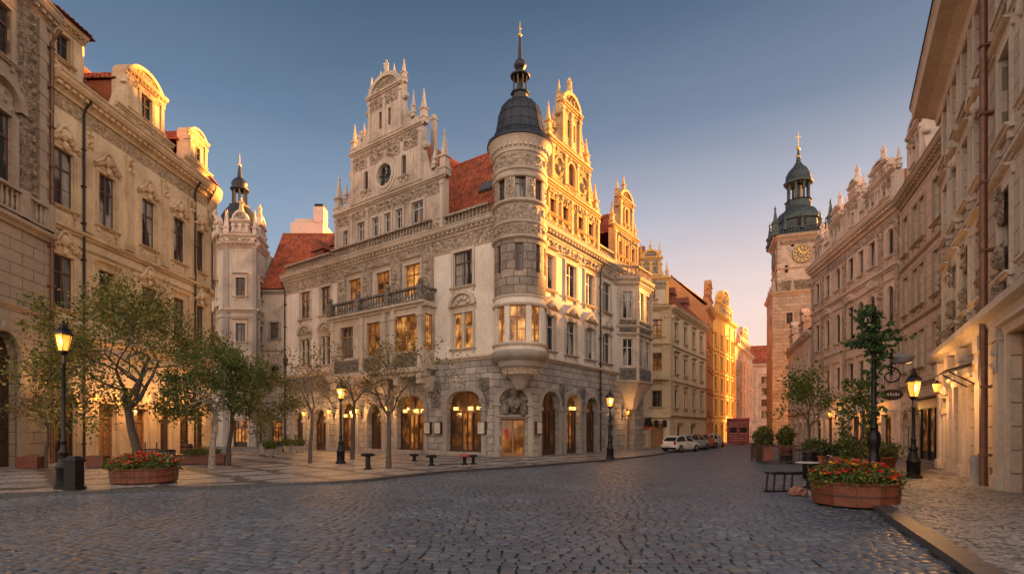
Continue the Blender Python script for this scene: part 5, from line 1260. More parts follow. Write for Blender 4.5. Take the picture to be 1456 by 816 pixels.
# ------------------------------------------------------------------ ground, road, pavements
KL = [(-34.0, 4.2), (-22.0, 9.8), (-13.3, 13.85), (-9.0, 15.9), (-5.9, 17.35), (-5.0, 18.1), (-4.2, 19.6), (-2.6, 22.0), (1.1, 25.6), (5.5, 30.6), (10.1, 37.3), (14.2, 45.5), (17.3, 50.2), (24.2, 61.0), (31.0, 70.5), (42.0, 85.0)]
KR = [(4.6, 4.6), (5.5, 6.52), (7.95, 11.77), (12.0, 20.3), (17.5, 29.0), (22.2, 36.0), (24.6, 46.0), (26.4, 52.5), (32.0, 66), (37.5, 76), (48, 92)]
PH = .10
def inpoly(px, py, poly):
    c = np.zeros(px.shape, bool); n = len(poly)
    for i in range(n):
        x0, y0 = poly[i]; x1, y1 = poly[(i+1) % n]
        if y0 == y1: continue
        c ^= ((y0 > py) != (y1 > py)) & (px < (x1-x0)*(py-y0)/(y1-y0)+x0)
    return c
def setts(name, poly, w, d, h, base, mat, warp, seed, y0, y1, x0, x1, gap=.012, jit=.13):
    """laid stones: rounded blocks in warped courses, each a loose piece of one surface"""
    rg = np.random.default_rng(seed)
    rows = np.arange(y0-8, y1+8, d); P = []
    for j, ry in enumerate(rows):
        n = int((x1-x0)/w)+2
        ws = w*rg.uniform(1-jit*1.6, 1+jit*1.6, n); xs = x0+np.cumsum(ws)-rg.uniform(0, w)
        o, sl = warp(xs); P.append(np.stack([xs, ry+o+rg.normal(0, d*.05, n), ws, np.arctan(sl)], 1))
    P = np.concatenate(P); m = inpoly(P[:,0], P[:,1], poly) & (P[:,1] > y0) & (P[:,1] < y1); P = P[m]; N = len(P)
    hx = P[:,2]/2*np.sqrt(1+np.tan(P[:,3])**2)*.985-gap; hy = np.full(N, d/2)*np.cos(P[:,3])-gap*1.25; ca, sa = np.cos(P[:,3]), np.sin(P[:,3])
    hz = h*(1+rg.normal(0, .12, N)); V = np.zeros((N, 12, 3))
    ring = [(-1,-1),(1,-1),(1,1),(-1,1)]; tx, ty = rg.normal(0, .028, N), rg.normal(0, .028, N)
    for k, (sx_, sy_) in enumerate(ring):
        jx = rg.normal(0, .035, N)*hx; jy = rg.normal(0, .045, N)*hy
        for l, (s, z) in enumerate(((1.0, 0), (.99, .72), (.86, 1.0))):
            lx = (sx_*hx+jx)*s; ly = (sy_*hy+jy)*s
            V[:, l*4+k, 0] = P[:,0]+lx*ca-ly*sa; V[:, l*4+k, 1] = P[:,1]+lx*sa+ly*ca; V[:, l*4+k, 2] = base+hz*z+(tx*lx+ty*ly if l else 0)
    F = np.array([(0,1,5,4),(1,2,6,5),(2,3,7,6),(3,0,4,7),(4,5,9,8),(5,6,10,9),(6,7,11,10),(7,4,8,11),(8,9,10,11)])
    A = (F[None]+12*np.arange(N)[:,None,None]).reshape(-1, 4)
    me = bpy.data.meshes.new(name); me.vertices.add(N*12); me.vertices.foreach_set('co', V.reshape(-1)); me.loops.add(A.size); me.loops.foreach_set('vertex_index', A.reshape(-1).astype(np.int32))
    me.polygons.add(len(A)); me.polygons.foreach_set('loop_start', np.arange(0, A.size, 4, dtype=np.int32)); me.polygons.foreach_set('use_smooth', np.ones(len(A), bool))
    me.materials.append(mat); me.update(calc_edges=True); me.validate()
    o = bpy.data.objects.new(name, me); COL.objects.link(o); return tag(o, kind='structure')
def stone_mat(name, stops, rough=(.32,.62), bump=.35):
    m, nt, out = new_mat(name)
    r = nd(nt, 'ShaderNodeNewGeometry').outputs['Random Per Island']; v = wpos(nt)
    c = ramp(nt, r, stops); big = noise_(nt, v, .35, 5, .6); fine = noise_(nt, v, 28, 5, .7)
    c = mixc(nt, .8, c, ramp(nt, big, [(.3, (.5,.51,.54)), (.7, (1.4,1.34,1.28))]), 'MULTIPLY')
    c = mixc(nt, .6, c, ramp(nt, fine, [(.3, (.6,.6,.6)), (.7, (1.35,1.35,1.35))]), 'MULTIPLY')
    rr = nd(nt, 'ShaderNodeMapRange', {'Value': math_(nt, 'ADD', math_(nt, 'MULTIPLY', big, .6), math_(nt, 'MULTIPLY', r, .4)), 'From Min': .25, 'From Max': .75, 'To Min': rough[0], 'To Max': rough[1]}).outputs[0]
    principled(nt, out, Base_Color=c, Roughness=rr, Normal=bump_(nt, fine, bump, .008), **{'Specular IOR Level': .6}); return m
def lncosh(t): return np.log(np.cosh(t))
def warp_road(x):
    u = 1.0-x; a = np.where(u > 0, .62, .22); return a*8*lncosh(u/8), -a*np.tanh(u/8)
m_sett = stone_mat('worn basalt setts', [(0,(.055,.071,.093)), (.5,(.078,.098,.124)), (.9,(.102,.122,.148)), (.97,(.115,.119,.126)), (1,(.135,.118,.102))], (.36,.58), .2)
m_joint = plain('sandy joints', (.028,.025,.023), .95, 0, .4, 9, .4)
def mosaic_mat(name, light, dark, cell, pat):
    m, nt, out = new_mat(name); v = wpos(nt); sx = nd(nt, 'ShaderNodeSeparateXYZ', {'Vector': v})
    vo = nd(nt, 'ShaderNodeTexVoronoi', {'Vector': v, 'Scale': 1/cell, 'Randomness': .75}, feature='DISTANCE_TO_EDGE').outputs['Distance']
    vc = nd(nt, 'ShaderNodeTexVoronoi', {'Vector': v, 'Scale': 1/cell, 'Randomness': .75}).outputs['Color']
    wob = noise_(nt, v, .6, 3); w2 = noise_(nt, v, .25, 4)
    a = math_(nt, 'SINE', math_(nt, 'ADD', math_(nt, 'MULTIPLY', math_(nt, 'ADD', sx.outputs[0], sx.outputs[1]), pat), math_(nt, 'MULTIPLY', wob, 5.0)))
    b = math_(nt, 'SINE', math_(nt, 'ADD', math_(nt, 'MULTIPLY', math_(nt, 'SUBTRACT', sx.outputs[0], sx.outputs[1]), pat), math_(nt, 'MULTIPLY', wob, -5.0)))
    k = ramp(nt, math_(nt, 'MAXIMUM', a, b), [(.74, (0,)*3), (.84, (1,)*3)])
    sc = nd(nt, 'ShaderNodeSeparateColor', {'Color': vc}).outputs[0]
    c = mixc(nt, math_(nt, 'MULTIPLY', k, .95), light, dark)
    c = mixc(nt, .8, c, ramp(nt, sc, [(0, (.55,.55,.56)), (1, (1.4,1.38,1.35))]), 'MULTIPLY')
    c = mixc(nt, .8, c, ramp(nt, w2, [(.35, (.6,.6,.6)), (.65, (1.15,1.15,1.15))]), 'MULTIPLY')
    c = mixc(nt, ramp(nt, vo, [(.03, (1,)*3), (.13, (0,)*3)]), c, (.03,.027,.025))
    h = ramp(nt, vo, [(.0, (0,)*3), (.22, (1,)*3)])
    principled(nt, out, Base_Color=c, Roughness=math_(nt, 'MULTIPLY_ADD', w2, .4, .22), Normal=bump_(nt, h, .8, .02), **{'Specular IOR Level': .6}); return m
m_mosL = mosaic_mat('mosaic paving', (.42,.40,.38), (.05,.05,.055), .085, 2.0)
m_mosR = mosaic_mat('mosaic paving with dark lines', (.33,.305,.28), (.05,.048,.05), .07, 1.7)
m_kerb = plain('granite kerb', (.055,.055,.057), .5, 0, .35, 14, .3)
m_far = ashlar('distant setts', (.10,.10,.105), (.06,.062,.07), (.03,.03,.03))
struct('ground', MB().add([(-900,-120,-.02), (900,-120,-.02), (900,1500,-.02), (-900,1500,-.02)], [(0,1,2,3)]), plain('grey ground', (.07,.068,.068), .8, 0, .3, 1))
road = KL+KR[::-1]
tri = geometry.tessellate_polygon([[Vector((x, y, 0)) for x, y in road+[(-34, -10)][:0]]])
b = MB(); b.add([(-60,-20,-.012), (60,-20,-.012), (60,110,-.012), (-60,110,-.012)], [(0,1,2,3)]); struct('road', b, m_joint)
rp = [(x-.0, y) for x, y in KL]+[(x, y) for x, y in KR[::-1]]+[(4.6, 2), (-34, 2)]
setts('cobblestones', rp, .205, .175, .030, -.012, m_sett, warp_road, 3, 5.2, 50, -24, 26)
rp2 = [p for p in rp]
setts('far_cobblestones', rp, .40, .34, .045, -.012, m_sett, warp_road, 4, 50, 92, 10, 48)
# left pavement and square in front of the palace
LP_ = KL+[(46, 92), (40, 130), (-60, 130), (-60, -10), (-40, -6)]
def slab(poly, z):
    tri = geometry.tessellate_polygon([[Vector((x, y, 0)) for x, y in poly]]); n = len(poly)
    return MB().add([(x, y, z) for x, y in poly]+[(x, y, -.02) for x, y in poly], [t for t in tri]+[(i, (i+1) % n, n+(i+1) % n, n+i) for i in range(n)])
struct('pavement', slab(LP_, PH), m_mosL)
RP_ = KR+[(62, 110), (62, -10), (2.6, -2)]
struct('right_pavement', slab(RP_, PH+.02), m_mosR)
warpR = lambda x: (.35*np.abs(((x*1.0+40) % 1.6)-.8)**2*2.2, 0*x)
m_mosg = stone_mat('small paving stones', [(0,(.12,.112,.105)), (.5,(.22,.205,.19)), (.84,(.30,.275,.25)), (.88,(.07,.066,.066)), (1,(.05,.048,.05))], (.34,.6))
RPi = [(x+.34, y) for x, y in KR[:5]]+[(24, 34), (12, 7), (10, 4)]
setts('small_paving_stones', RPi, .082, .078, .022, PH+.012, m_mosg, warpR, 9, 5.6, 19, 5, 17, .006, .2)
def kerb(name, line, side, w, z):
    b = MB(); off = .0
    for (x0, y0), (x1, y1) in zip(line, line[1:]):
        d = Vector((x1-x0, y1-y0)); L = d.length; d /= L; nrm = Vector((-d.y, d.x))*side; n = max(1, int(L/1.1))
        for i in range(n):
            t0 = L*i/n+.006; t1 = L*(i+1)/n-.006; dz = random.uniform(-.004, .004)
            c = Vector((x0, y0))+d*(t0+t1)/2+nrm*(w/2-.02)
            b.obox((c.x, c.y, z/2-.02+dz), (d.x*(t1-t0)/2, d.y*(t1-t0)/2, 0), (nrm.x*w/2, nrm.y*w/2, 0), (0, 0, z/2+.025))
    struct(name, b, m_kerb)
kerb('kerb', KL[:13], 1, .28, PH+.003)
kerb('right_kerb', KR[:9], -1, .34, PH+.024)
for (x, y) in ((-3.2, 26.5), (-9, 27), (5.2, 29.6)):
    b = MB(); b.lathe([(.001,0), (.36,0), (.38,.004), (.42,.004), (.42,-.02)], 20, (x, y, PH+.006 if x < 2 else .028)); struct('manhole_cover', b, m_iron)
# ------------------------------------------------------------------ trees
m_bark = plain('grey brown bark', (.085,.062,.048), .9, 0, .5, 14, .8)
m_barkp = plain('pale peeling bark', (.26,.215,.17), .85, 0, .6, 7, .6)
m_leafa = leafmat('olive leaves', [(0,(.045,.065,.012)), (.4,(.12,.14,.025)), (.75,(.22,.19,.04)), (1,(.30,.18,.045))])
m_leafb = leafmat('green leaves', [(0,(.035,.065,.012)), (.55,(.10,.15,.026)), (1,(.21,.195,.04))])
m_leafc = leafmat('autumn leaves', [(0,(.10,.10,.025)), (.5,(.20,.16,.04)), (1,(.26,.13,.035))])
m_ivy = leafmat('dark glossy leaves', [(0,(.012,.045,.018)), (.6,(.025,.085,.03)), (1,(.06,.13,.04))])
m_bush = leafmat('bush leaves', [(0,(.03,.06,.015)), (.6,(.07,.11,.025)), (1,(.15,.15,.04))])
def grow(b, rnd, p, d, L, r, depth, tips, up=.25, spread=.75, wob=.22):
    n = 4; pts = [p]; rad = [r]; q = Vector(p); dd = Vector(d)
    for i in range(n):
        dd = (dd+Vector((rnd.gauss(0,wob), rnd.gauss(0,wob), rnd.gauss(0,wob*.6)+up*.12))).normalized(); q = q+dd*L/n; pts.append(q.copy()); rad.append(r*(1-.5*(i+1)/n))
    b.tube(pts, rad, 7 if depth > 2 else 5, True, False)
    if depth <= 1:
        for k in range(1, n+1): tips.append((pts[k], dd))
    if depth == 0: return
    for k in range(rnd.choice((2, 3, 3)) if depth > 1 else 3):
        i = rnd.choice((2, 3, 4)) if k else 4
        a = rnd.uniform(0, 2*math.pi); t = dd.cross(Vector((math.cos(a), math.sin(a), .3))).normalized()
        nd_ = (dd*(1-spread*.45)+t*spread*rnd.uniform(.6, 1.1)+Vector((0,0,up*.35))).normalized()
        grow(b, rnd, pts[i], nd_, L*rnd.uniform(.62, .85), rad[i]*.72, depth-1, tips, up, spread, wob)
def leaves(b, rnd, tips, n, size, sig, keep=1.0):
    tp = [t for t in tips if rnd.random() < keep]
    for _ in range(n):
        p, d = rnd.choice(tp); c = Vector(p)+Vector((rnd.gauss(0,sig), rnd.gauss(0,sig), rnd.gauss(0,sig*.8)))
        a = Vector((rnd.gauss(0,1), rnd.gauss(0,1), rnd.gauss(-.3,.7))).normalized(); s = a.cross(Vector((rnd.gauss(0,1), rnd.gauss(0,1), rnd.gauss(0,1)))).normalized(); u = a.cross(s)
        l = size*rnd.uniform(.65, 1.35); w = l*.36
        b.add([c, c+a*l*.5+s*w+u*l*.06, c+a*l, c+a*l*.5-s*w+u*l*.06], [(0,1,2,3)])
def tree(label, x, y, trunk_h, r, lean, L, depth, seed, nleaf, size, sig, leafm, barkm, keep=1.0, up=.25, spread=.8, forks=3, group=None, z=PH):
    rnd = random.Random(seed); h = thing('street_tree', label, 'tree', (x, y, z), 0, group); b = MB(); tips = []
    pts = [Vector((0,0,-.05)), Vector((lean*.2,0,trunk_h*.35)), Vector((lean*.8,.05,trunk_h*.7)), Vector((lean,0,trunk_h))]
    b.tube(pts, [r*1.35, r, r*.9, r*.82], 10, True, False)
    for k in range(forks):
        a = 2*math.pi*k/forks+rnd.uniform(-.4, .4); d = Vector((math.cos(a)*spread*.8, math.sin(a)*spread*.8, rnd.uniform(.65, 1.0))).normalized()
        grow(b, rnd, pts[-1]-Vector((0,0,.1)), d, L*rnd.uniform(.9, 1.1), r*.62, depth, tips, up, spread)
    part('trunk', b, barkm, h)
    c = MB(); leaves(c, rnd, tips, nleaf, size, sig, keep); part('crown', c, leafm, h); return h
tree('large olive leaved tree with dark crooked trunk behind the round flower planter', -15.5, 22.2, 2.6, .17, -.45, 2.35, 4, 11, 16000, .115, .22, m_leafa, m_bark, 1, .22, .95, 4)
tree('smaller rounded tree with pale peeling trunk right of the large leafy tree', -13.15, 23.4, 2.5, .12, .15, 1.35, 4, 5, 10000, .105, .17, m_leafb, m_barkp, 1, .12, 1.0, 4)
tree('leafy tree with thin dark trunk behind the pale trunked tree', -13.6, 25.6, 2.5, .10, .2, 1.5, 4, 8, 8000, .105, .18, m_leafa, m_bark, 1, .1, 1.0, 4)
tree('nearly bare young tree left of the lit lamp post before the palace', -10.2, 27.0, 2.6, .085, .1, 1.5, 4, 21, 420, .13, .16, m_leafc, m_bark, .4, .45, .7, 3)
tree('sparse yellowing tree just right of the lamp post in front of the palace bay', -9.4, 31.5, 3.4, .10, .1, 1.9, 4, 22, 1100, .15, .2, m_leafc, m_bark, .5, .4, .75, 3)
tree('thin tree with few green yellow leaves in front of the pointed palace door', -5.35, 23.2, 2.4, .10, .0, 1.55, 4, 27, 800, .12, .2, m_leafc, m_bark, .35, .4, .8, 3)
tree('low sprawling dark shrub tree on the left wall beside the tan palace', -20.6, 23.6, 1.9, .06, .1, .95, 3, 31, 900, .12, .2, m_leafc, m_bark, 1, .2, .9, 3)
tree('slim twiggy tree among the cafe planters on the right', 15.9, 28.6, 2.0, .07, 0, 1.0, 3, 41, 800, .13, .22, m_leafb, m_bark, .8, .3, .9, 3)
tree('small dark leaved tree left of the ivy topped lamp post', 12.6, 22.6, 1.9, .05, 0, 1.0, 3, 44, 900, .13, .25, m_leafb, m_bark, 1, .5, .6, 3)
# ------------------------------------------------------------------ street lamps
def lamp(label, x, y, H, power=60, big=1.0, group='lit street lamps', z=PH):
    h = thing('street_lamp', label, 'street lamp', (x, y, z), 0, group); k = big; zl = H-1.0*k
    b = MB(); b.lathe([(.26*k,0), (.26*k,.1), (.2*k,.14), (.2*k,.55), (.23*k,.6), (.17*k,.68), (.11*k,.95), (.14*k,1.0), (.14*k,1.06), (.08*k,1.14), (.075*k,1.3), (.095*k,1.34), (.06*k,1.42), (.05*k,zl-.35), (.075*k,zl-.3), (.05*k,zl-.22), (.045*k,zl-.06), (.1*k,zl-.02), (.12*k,zl+.03), (.03,zl+.04)], 12, (0,0,0))
    b.tube([(-.3*k,0,zl-.42), (.3*k,0,zl-.42)], .018*k, 6); b.ball((-.3*k,0,zl-.42), .03*k, 6); b.ball((.3*k,0,zl-.42), .03*k, 6)
    part('post', b, m_iron, h)
    b = MB(); n = 6
    for i in range(n):
        a = 2*math.pi*i/n; b.tube([(.13*k*math.cos(a), .13*k*math.sin(a), zl+.04), (.23*k*math.cos(a), .23*k*math.sin(a), zl+.58*k)], .014*k, 5)
    b.lathe([(.22*k,zl+.55*k), (.27*k,zl+.58*k), (.27*k,zl+.62*k), (.17*k,zl+.76*k), (.1*k,zl+.8*k), (.1*k,zl+.86*k), (.04*k,zl+.9*k), (.03*k,zl+.95*k), (.05*k,zl+.99*k), (.004,zl+1.05*k)], 6, (0,0,0), False)
    b.lathe([(.03,zl+.02), (.14*k,zl+.03), (.15*k,zl+.07)], 6, (0,0,0), False)
    part('lantern_frame', b, m_iron, h)
    b = MB(); b.lathe([(.125*k,zl+.06), (.222*k,zl+.56*k)], 6, (0,0,0), False); part('lantern_glass', b, m_lampglass, h)
    b = MB(); b.ball((0,0,zl+.3*k), .075*k, 8, 1.5); part('bulb', b, m_bulb, h)
    l = bpy.data.objects.new('lamp_light', bpy.data.lights.new('lamp_light', 'POINT')); COL.objects.link(l); l.location = (x+.0, y-.36*k, z+zl+.3*k); l.data.energy = power; l.data.color = (1.0,.46,.13); l.data.shadow_soft_size = .1
    return h
lamp('tallest lit lantern post at far left with heavy black pedestal by the kerb', -12.75, 15.2, 4.75, 150, .9)
lamp('lit black lamp post between the bare trees in front of the palace', -8.65, 27.0, 4.2, 150)
lamp('lit black lamp post at the kerb by the right front of the palace', 5.75, 31.3, 4.0, 140)
lamp('lit black lamp post on the right mosaic pavement near the stone house', 13.75, 18.3, 3.75, 210)
b = MB(); b.box(-.16, .16, -.16, .16, 0, .78); b.box(-.19, .19, -.19, .19, .78, .84); b.taper(0, 0, .84, .94, .17, .17, .1, .1); b.box(-.19, .19, -.19, .19, 0, .08)
o = part('utility_cabinet', b, m_iron, None, T(-12.25, 14.95, PH)); tag(o, 'short black metal cabinet standing against the far left lamp post', 'cabinet')
h = thing('lamp_post', 'slender unlit dark post with small lantern at the left corner of the palace', 'lamp post', (-17.6, 41.5, PH))
b = MB(); b.lathe([(.2,0), (.2,.5), (.12,.6), (.09,1.3), (.06,1.5), (.05,6.4), (.09,6.5), (.03,6.6)], 10); part('post', b, m_iron, h)
b = MB(); b.lathe([(.1,6.6), (.2,7.1), (.26,7.12), (.1,7.35), (.02,7.5)], 6, (0,0,0), False); part('lantern_frame', b, m_iron, h)
# ivy covered post with bracket, dish lamp and hanging sign
h = thing('ivy_lamp_post', 'tall black ivy topped lamp post with scroll bracket behind the big flower planter', 'lamp post', (9.75, 14.4, PH+.02))
b = MB(); b.lathe([(.27,0), (.27,.12), (.21,.2), (.2,.55), (.235,.62), (.235,.7), (.16,.85), (.12,1.1), (.15,1.25), (.17,1.4), (.15,1.55), (.09,1.65), (.11,1.7), (.07,1.8), (.06,4.5), (.09,4.55), (.03,4.75)], 14); part('post', b, m_iron, h)
b = MB(); b.tube([(0,0,3.55), (.35,0,3.6), (.75,0,3.58)], .03, 6)
b.tube([(.75*.0+.06,0,3.05)]+[(.45-.36*math.cos(t)*(1-t/11), 0, 3.1+.28*math.sin(t)*(1-t/11)) for t in np.linspace(0, 9, 34)], .02, 5)
b.tube([(.5+.18*math.cos(t)*(1-t/9), 0, 3.3+.16*math.sin(t)*(1-t/9)) for t in np.linspace(1, 8, 24)], .017, 5)
part('scroll_bracket', b, m_iron, h)
b = MB(); b.lathe([(.03,.16), (.05,.12), (.27,.02), (.28,-.0), (.27,-.03), (.2,-.14), (.01,-.19)], 18, (.78,0,3.6)); part('dish_lamp', b, plain('dull enamel', (.30,.29,.27), .35, .3, .2), h)
b = MB(); b.lathe([(.001,-.03), (.28,-.03), (.3,0), (.28,.03), (.001,.03)], 22); b.xform(T(.5, .02, 2.6) @ Matrix.Rotation(math.pi/2, 4, 'X') @ Matrix.Diagonal((1.05,.5,1,1))); b.tube([(.3,.02,2.72), (.3,.02,3.05)], .012, 4); b.tube([(.7,.02,2.72), (.7,.02,3.0)], .012, 4)
o = part('oval_sign', b, m_dwood, h); b = MB(); b.lathe([(.001,-.035), (.24,-.035)], 22); b.xform(T(.5, .02, 2.6) @ Matrix.Rotation(-math.pi/2, 4, 'X') @ Matrix.Diagonal((1.0,.42,1,1)))
b2 = MB()
for k, (u, w) in enumerate(((-.14, .05), (-.06, .035), (.01, .03), (.08, .04), (.15, .03))): b2.box(.5+u-w/2, .5+u+w/2, -.03, -.02, 2.57, 2.63+.02*(k % 2))
part('lettering', b2, m_trim, o)
rnd = random.Random(5); c = MB(); st = MB(); tp = []
for k in range(15):
    a_ = rnd.uniform(0, 6.28); z0 = rnd.uniform(3.7, 4.7); q = rnd.uniform(.25, .75) if k < 11 else .3; e = Vector((q*math.cos(a_)-.05, q*.6*math.sin(a_), z0+rnd.uniform(-.25, .3))); m_ = Vector((e.x*.5, e.y*.5, max(z0, e.z)+.12))
    st.tube([(0,0,z0-.1), m_, e], [.014,.01,.006], 5); tp += [(e, 0), (m_, 0), ((m_+e)/2, 0)]
for z0 in np.linspace(1.9, 4.7, 26): a_ = z0*5; tp.append((Vector((.09*math.cos(a_), .09*math.sin(a_), z0)), 0))
part('stems', st, m_bark, h); leaves(c, rnd, tp, 640, .16, .10); part('ivy', c, leafmat('ivy leaves', [(0,(.018,.055,.018)), (.6,(.045,.105,.03)), (1,(.11,.16,.04))]), h)
# ------------------------------------------------------------------ planters, flowers, shrubs
m_plank = plain('red brown planter wood', (.14,.040,.018), .5, 0, .4, 7, .3)
m_pot = plain('terracotta', (.30,.12,.06), .8, 0, .3, 9, .2)
m_soil = plain('potting soil', (.03,.022,.016), .95, 0, .4, 14, .5)
def planter(label, x, y, r, hh, n, z=PH, flare=1.0, group=None, staves=True, mat=None):
    h = thing('flower_planter', label, 'planter', (x, y, z), 0, group); b = MB(); mat = mat or m_plank
    for i in range(n):
        a0, a1 = 2*math.pi*i/n+.004, 2*math.pi*(i+1)/n-.004
        V = [(rr*math.cos(a), rr*math.sin(a), zz) for a in (a0, a1) for rr, zz in ((r*.97/flare, .04), (r, hh-.05), (r*.93, hh-.05), (r*.9/flare, .04))]
        b.add(V, [(0,4,5,1), (1,5,6,2), (2,6,7,3), (3,7,4,0), (0,1,2,3), (4,7,6,5)])
    part('staves', b, mat, h)
    b = MB(); b.lathe([(r*.9,hh-.06), (r*1.03,hh-.05), (r*1.05,hh-.02), (r*1.03,hh), (r*.9,hh), (r*.9,hh-.06)], n, (0,0,0), False); part('rim', b, mat, h)
    if staves: b = MB(); rm = r*(.97/flare+ (1-.97/flare)*.5)+.012; b.lathe([(rm,hh*.45), (rm+.006,hh*.46), (rm+.006,hh*.5), (rm,hh*.51)], n, (0,0,0), False); part('hoop', b, m_dwood, h)
    b = MB(); b.lathe([(.001,hh-.08), (r*.92,hh-.1)], n); part('soil', b, m_soil, h)
    for a in (.6, 2.6, 4.4): b = MB(); b.box(r*.7*math.cos(a)-.06, r*.7*math.cos(a)+.06, r*.7*math.sin(a)-.06, r*.7*math.sin(a)+.06, 0, .06); part('foot', b, m_dwood, h)
    return h
def flowerbed(name, label, x, y, z, r, hh, seed, nl, nf, cols, size=.075, droop=.12):
    rnd = random.Random(seed); h = thing(name, label, 'flowers', (x, y, z)); b = MB(); tp = []
    for _ in range(200):
        a = rnd.uniform(0, 2*math.pi); q = r*math.sqrt(rnd.random())*1.0; e = 1-(q/r)**2*.55; tp.append((Vector((q*math.cos(a), q*math.sin(a), hh*max(.05, e)*rnd.uniform(.3, 1)-(droop if q > r*.96 and rnd.random() < .4 else 0))), 0))
    leaves(b, rnd, tp, nl, size, .07); part('foliage', b, m_leafb, h)
    for ci, (mt, w) in enumerate(cols):
        b = MB()
        for _ in range(int(nf*w)):
            a = rnd.uniform(0, 2*math.pi); q = r*math.sqrt(rnd.random()); c = Vector((q*math.cos(a), q*math.sin(a), hh*(1-(q/r)**2*.5)*rnd.uniform(.75, 1.12)))
            for k in range(7):
                p = c+Vector((rnd.gauss(0,.028), rnd.gauss(0,.028), rnd.gauss(0,.02))); a1 = rnd.uniform(0, 6.28); s = rnd.uniform(.032, .052); t = Vector((rnd.gauss(0,.4), rnd.gauss(0,.4), 1)).normalized(); u = t.cross(Vector((math.cos(a1), math.sin(a1), 0))).normalized(); w_ = t.cross(u)
                b.add([p+u*s, p+w_*s, p-u*s, p-w_*s], [(0,1,2,3)])
        part('blossoms', b, mt, h)
    return h
m_red = plain('red petals', (.55,.018,.012), .6, 0, .3, 30); m_or = plain('orange petals', (.65,.14,.015), .6, 0, .3, 30); m_ye = plain('yellow petals', (.70,.36,.02), .6, 0, .3, 30); m_pk = plain('pale pink petals', (.6,.32,.28), .6, 0, .3, 30)
def shrub(name, label, x, y, z, r, hh, seed, n, size, mat, group=None, cat='shrub'):
    rnd = random.Random(seed); h = thing(name, label, cat, (x, y, z), 0, group); b = MB(); t = MB(); tp = []
    for i in range(9):
        a = rnd.uniform(0, 6.28); e = Vector((r*.7*math.cos(a)*rnd.random(), r*.7*math.sin(a)*rnd.random(), hh*rnd.uniform(.6, .95))); t.tube([(0,0,-.06), e*.5+Vector((rnd.gauss(0,.04), rnd.gauss(0,.04), 0)), e], [.02,.014,.006], 5)
    for _ in range(120):
        v = Vector((rnd.gauss(0,1), rnd.gauss(0,1), rnd.gauss(0,1))).normalized()*rnd.uniform(.45, 1)**.5; k = 1+.25*noise.noise(v*1.6+Vector((seed,0,0))); tp.append((Vector((v.x*r*k, v.y*r*k, hh*.52+v.z*hh*.5*k)), 0))
    part('stems', t, m_bark, h); leaves(b, rnd, tp, n, size, r*.13); part('foliage', b, mat, h); return h
ZR = PH+.02
planter('large round red brown wooden planter on the right kerb corner with red yellow flowers', 7.98, 12.45, .90, .56, 12, .03)
flowerbed('geraniums', 'red, orange and yellow flowers over dense green foliage in the large right planter', 7.98, 12.45, .49, .90, .55, 3, 5600, 85, ((m_red, .66), (m_or, .17), (m_ye, .17)))
planter('round red brown stave planter on the left pavement near the kerb', -11.75, 17.1, .93, .48, 30, PH)
flowerbed('geraniums', 'red geraniums with green foliage overflowing the round left planter', -11.75, 17.1, PH+.42, .97, .50, 8, 4600, 130, ((m_red, .8), (m_or, .1), (m_pk, .1)))
planter('round terracotta coloured tub with bushy shrub behind the right lamp post', 13.35, 19.7, .72, .68, 14, ZR, 1.3)
shrub('bushy_shrub', 'wide olive green shrub in the tub behind the right lamp post', 13.35, 19.7, ZR+.6, .82, .62, 61, 2600, .085, m_bush)
for i, (x, y, r, lb) in enumerate(((12.3, 21.6, .42, 'left'), (13.05, 21.0, .45, 'right'))):
    planter('%s orange tub of the pair behind the big flower planter' % lb, x, y, r, .62, 12, ZR, 1.25, None, True, m_pot)
    shrub('bushy_shrub', 'yellow green bushy shrub in the %s orange tub behind the big flower planter' % lb, x, y, ZR+.55, .58, .72, 70+i, 1700, .085, m_bush)
for i, (x, y, lb) in enumerate(((14.1, 30.0, 'left'), (15.3, 29.8, 'right'))):
    planter('square looking dark pot, %s of the two behind the cafe fence' % lb, x, y, .4, .8, 4, .02, 1.0, None, False, m_iron)
    shrub('upright_shrub', '%s upright green shrub rising behind the cafe fence' % lb, x, y, .75, .55 if i == 0 else .45, 1.25, 80+i, 1500, .12, m_leafb)
shrub('climbing_shrub', 'tall dense climbing shrub just left of the ivy topped post', 10.75, 16.6, ZR, .5, 3.4, 90, 1500, .12, m_leafb)
# long planter further left, barrel, crate, bins
h = thing('long_planter', 'long low wooden planter beneath the pale trunked tree', 'planter', (-15.4, 26.6, PH))
b = MB(); b.box(-1.25, 1.25, -.35, .35, .03, .42); b.box(-1.3, 1.3, -.4, .4, .42, .48); part('box', b, m_plank, h)
flowerbed('bedding_flowers', 'mixed pale and orange flowers in the long low planter', -15.4, 26.6, PH+.46, .8, .34, 18, 1500, 30, ((m_or, .5), (m_pk, .5)))
def barrel(label, x, y, r, hh, mat):
    h = thing('barrel', label, 'barrel', (x, y, PH)); b = MB(); b.lathe([(.001,0), (r*.85,0), (r,hh*.35), (r,hh*.6), (r*.86,hh), (r*.78,hh), (r*.76,hh-.05), (.001,hh-.05)], 18); part('staves', b, mat, h)
    for z in (.14, .8): b = MB(); rr = r*(.93 if z < .5 else .95)+.012; b.lathe([(rr,hh*z), (rr+.01,hh*z+.02), (rr,hh*z+.06)], 18); part('hoop', b, m_iron, h)
barrel('weathered wooden barrel by the dark doors of the yellow house', -17.4, 28.6, .32, .95, m_plank)
h = thing('waste_bin', 'dark slatted waste bin just right of the left flower planter', 'bin', (-13.3, 20.6, PH)); b = MB()
for i in range(16): a = 2*math.pi*i/16; b.obox((.27*math.cos(a), .27*math.sin(a), .45), (.012*math.cos(a), .012*math.sin(a), 0), (-.04*math.sin(a), .04*math.cos(a), 0), (0,0,.4))
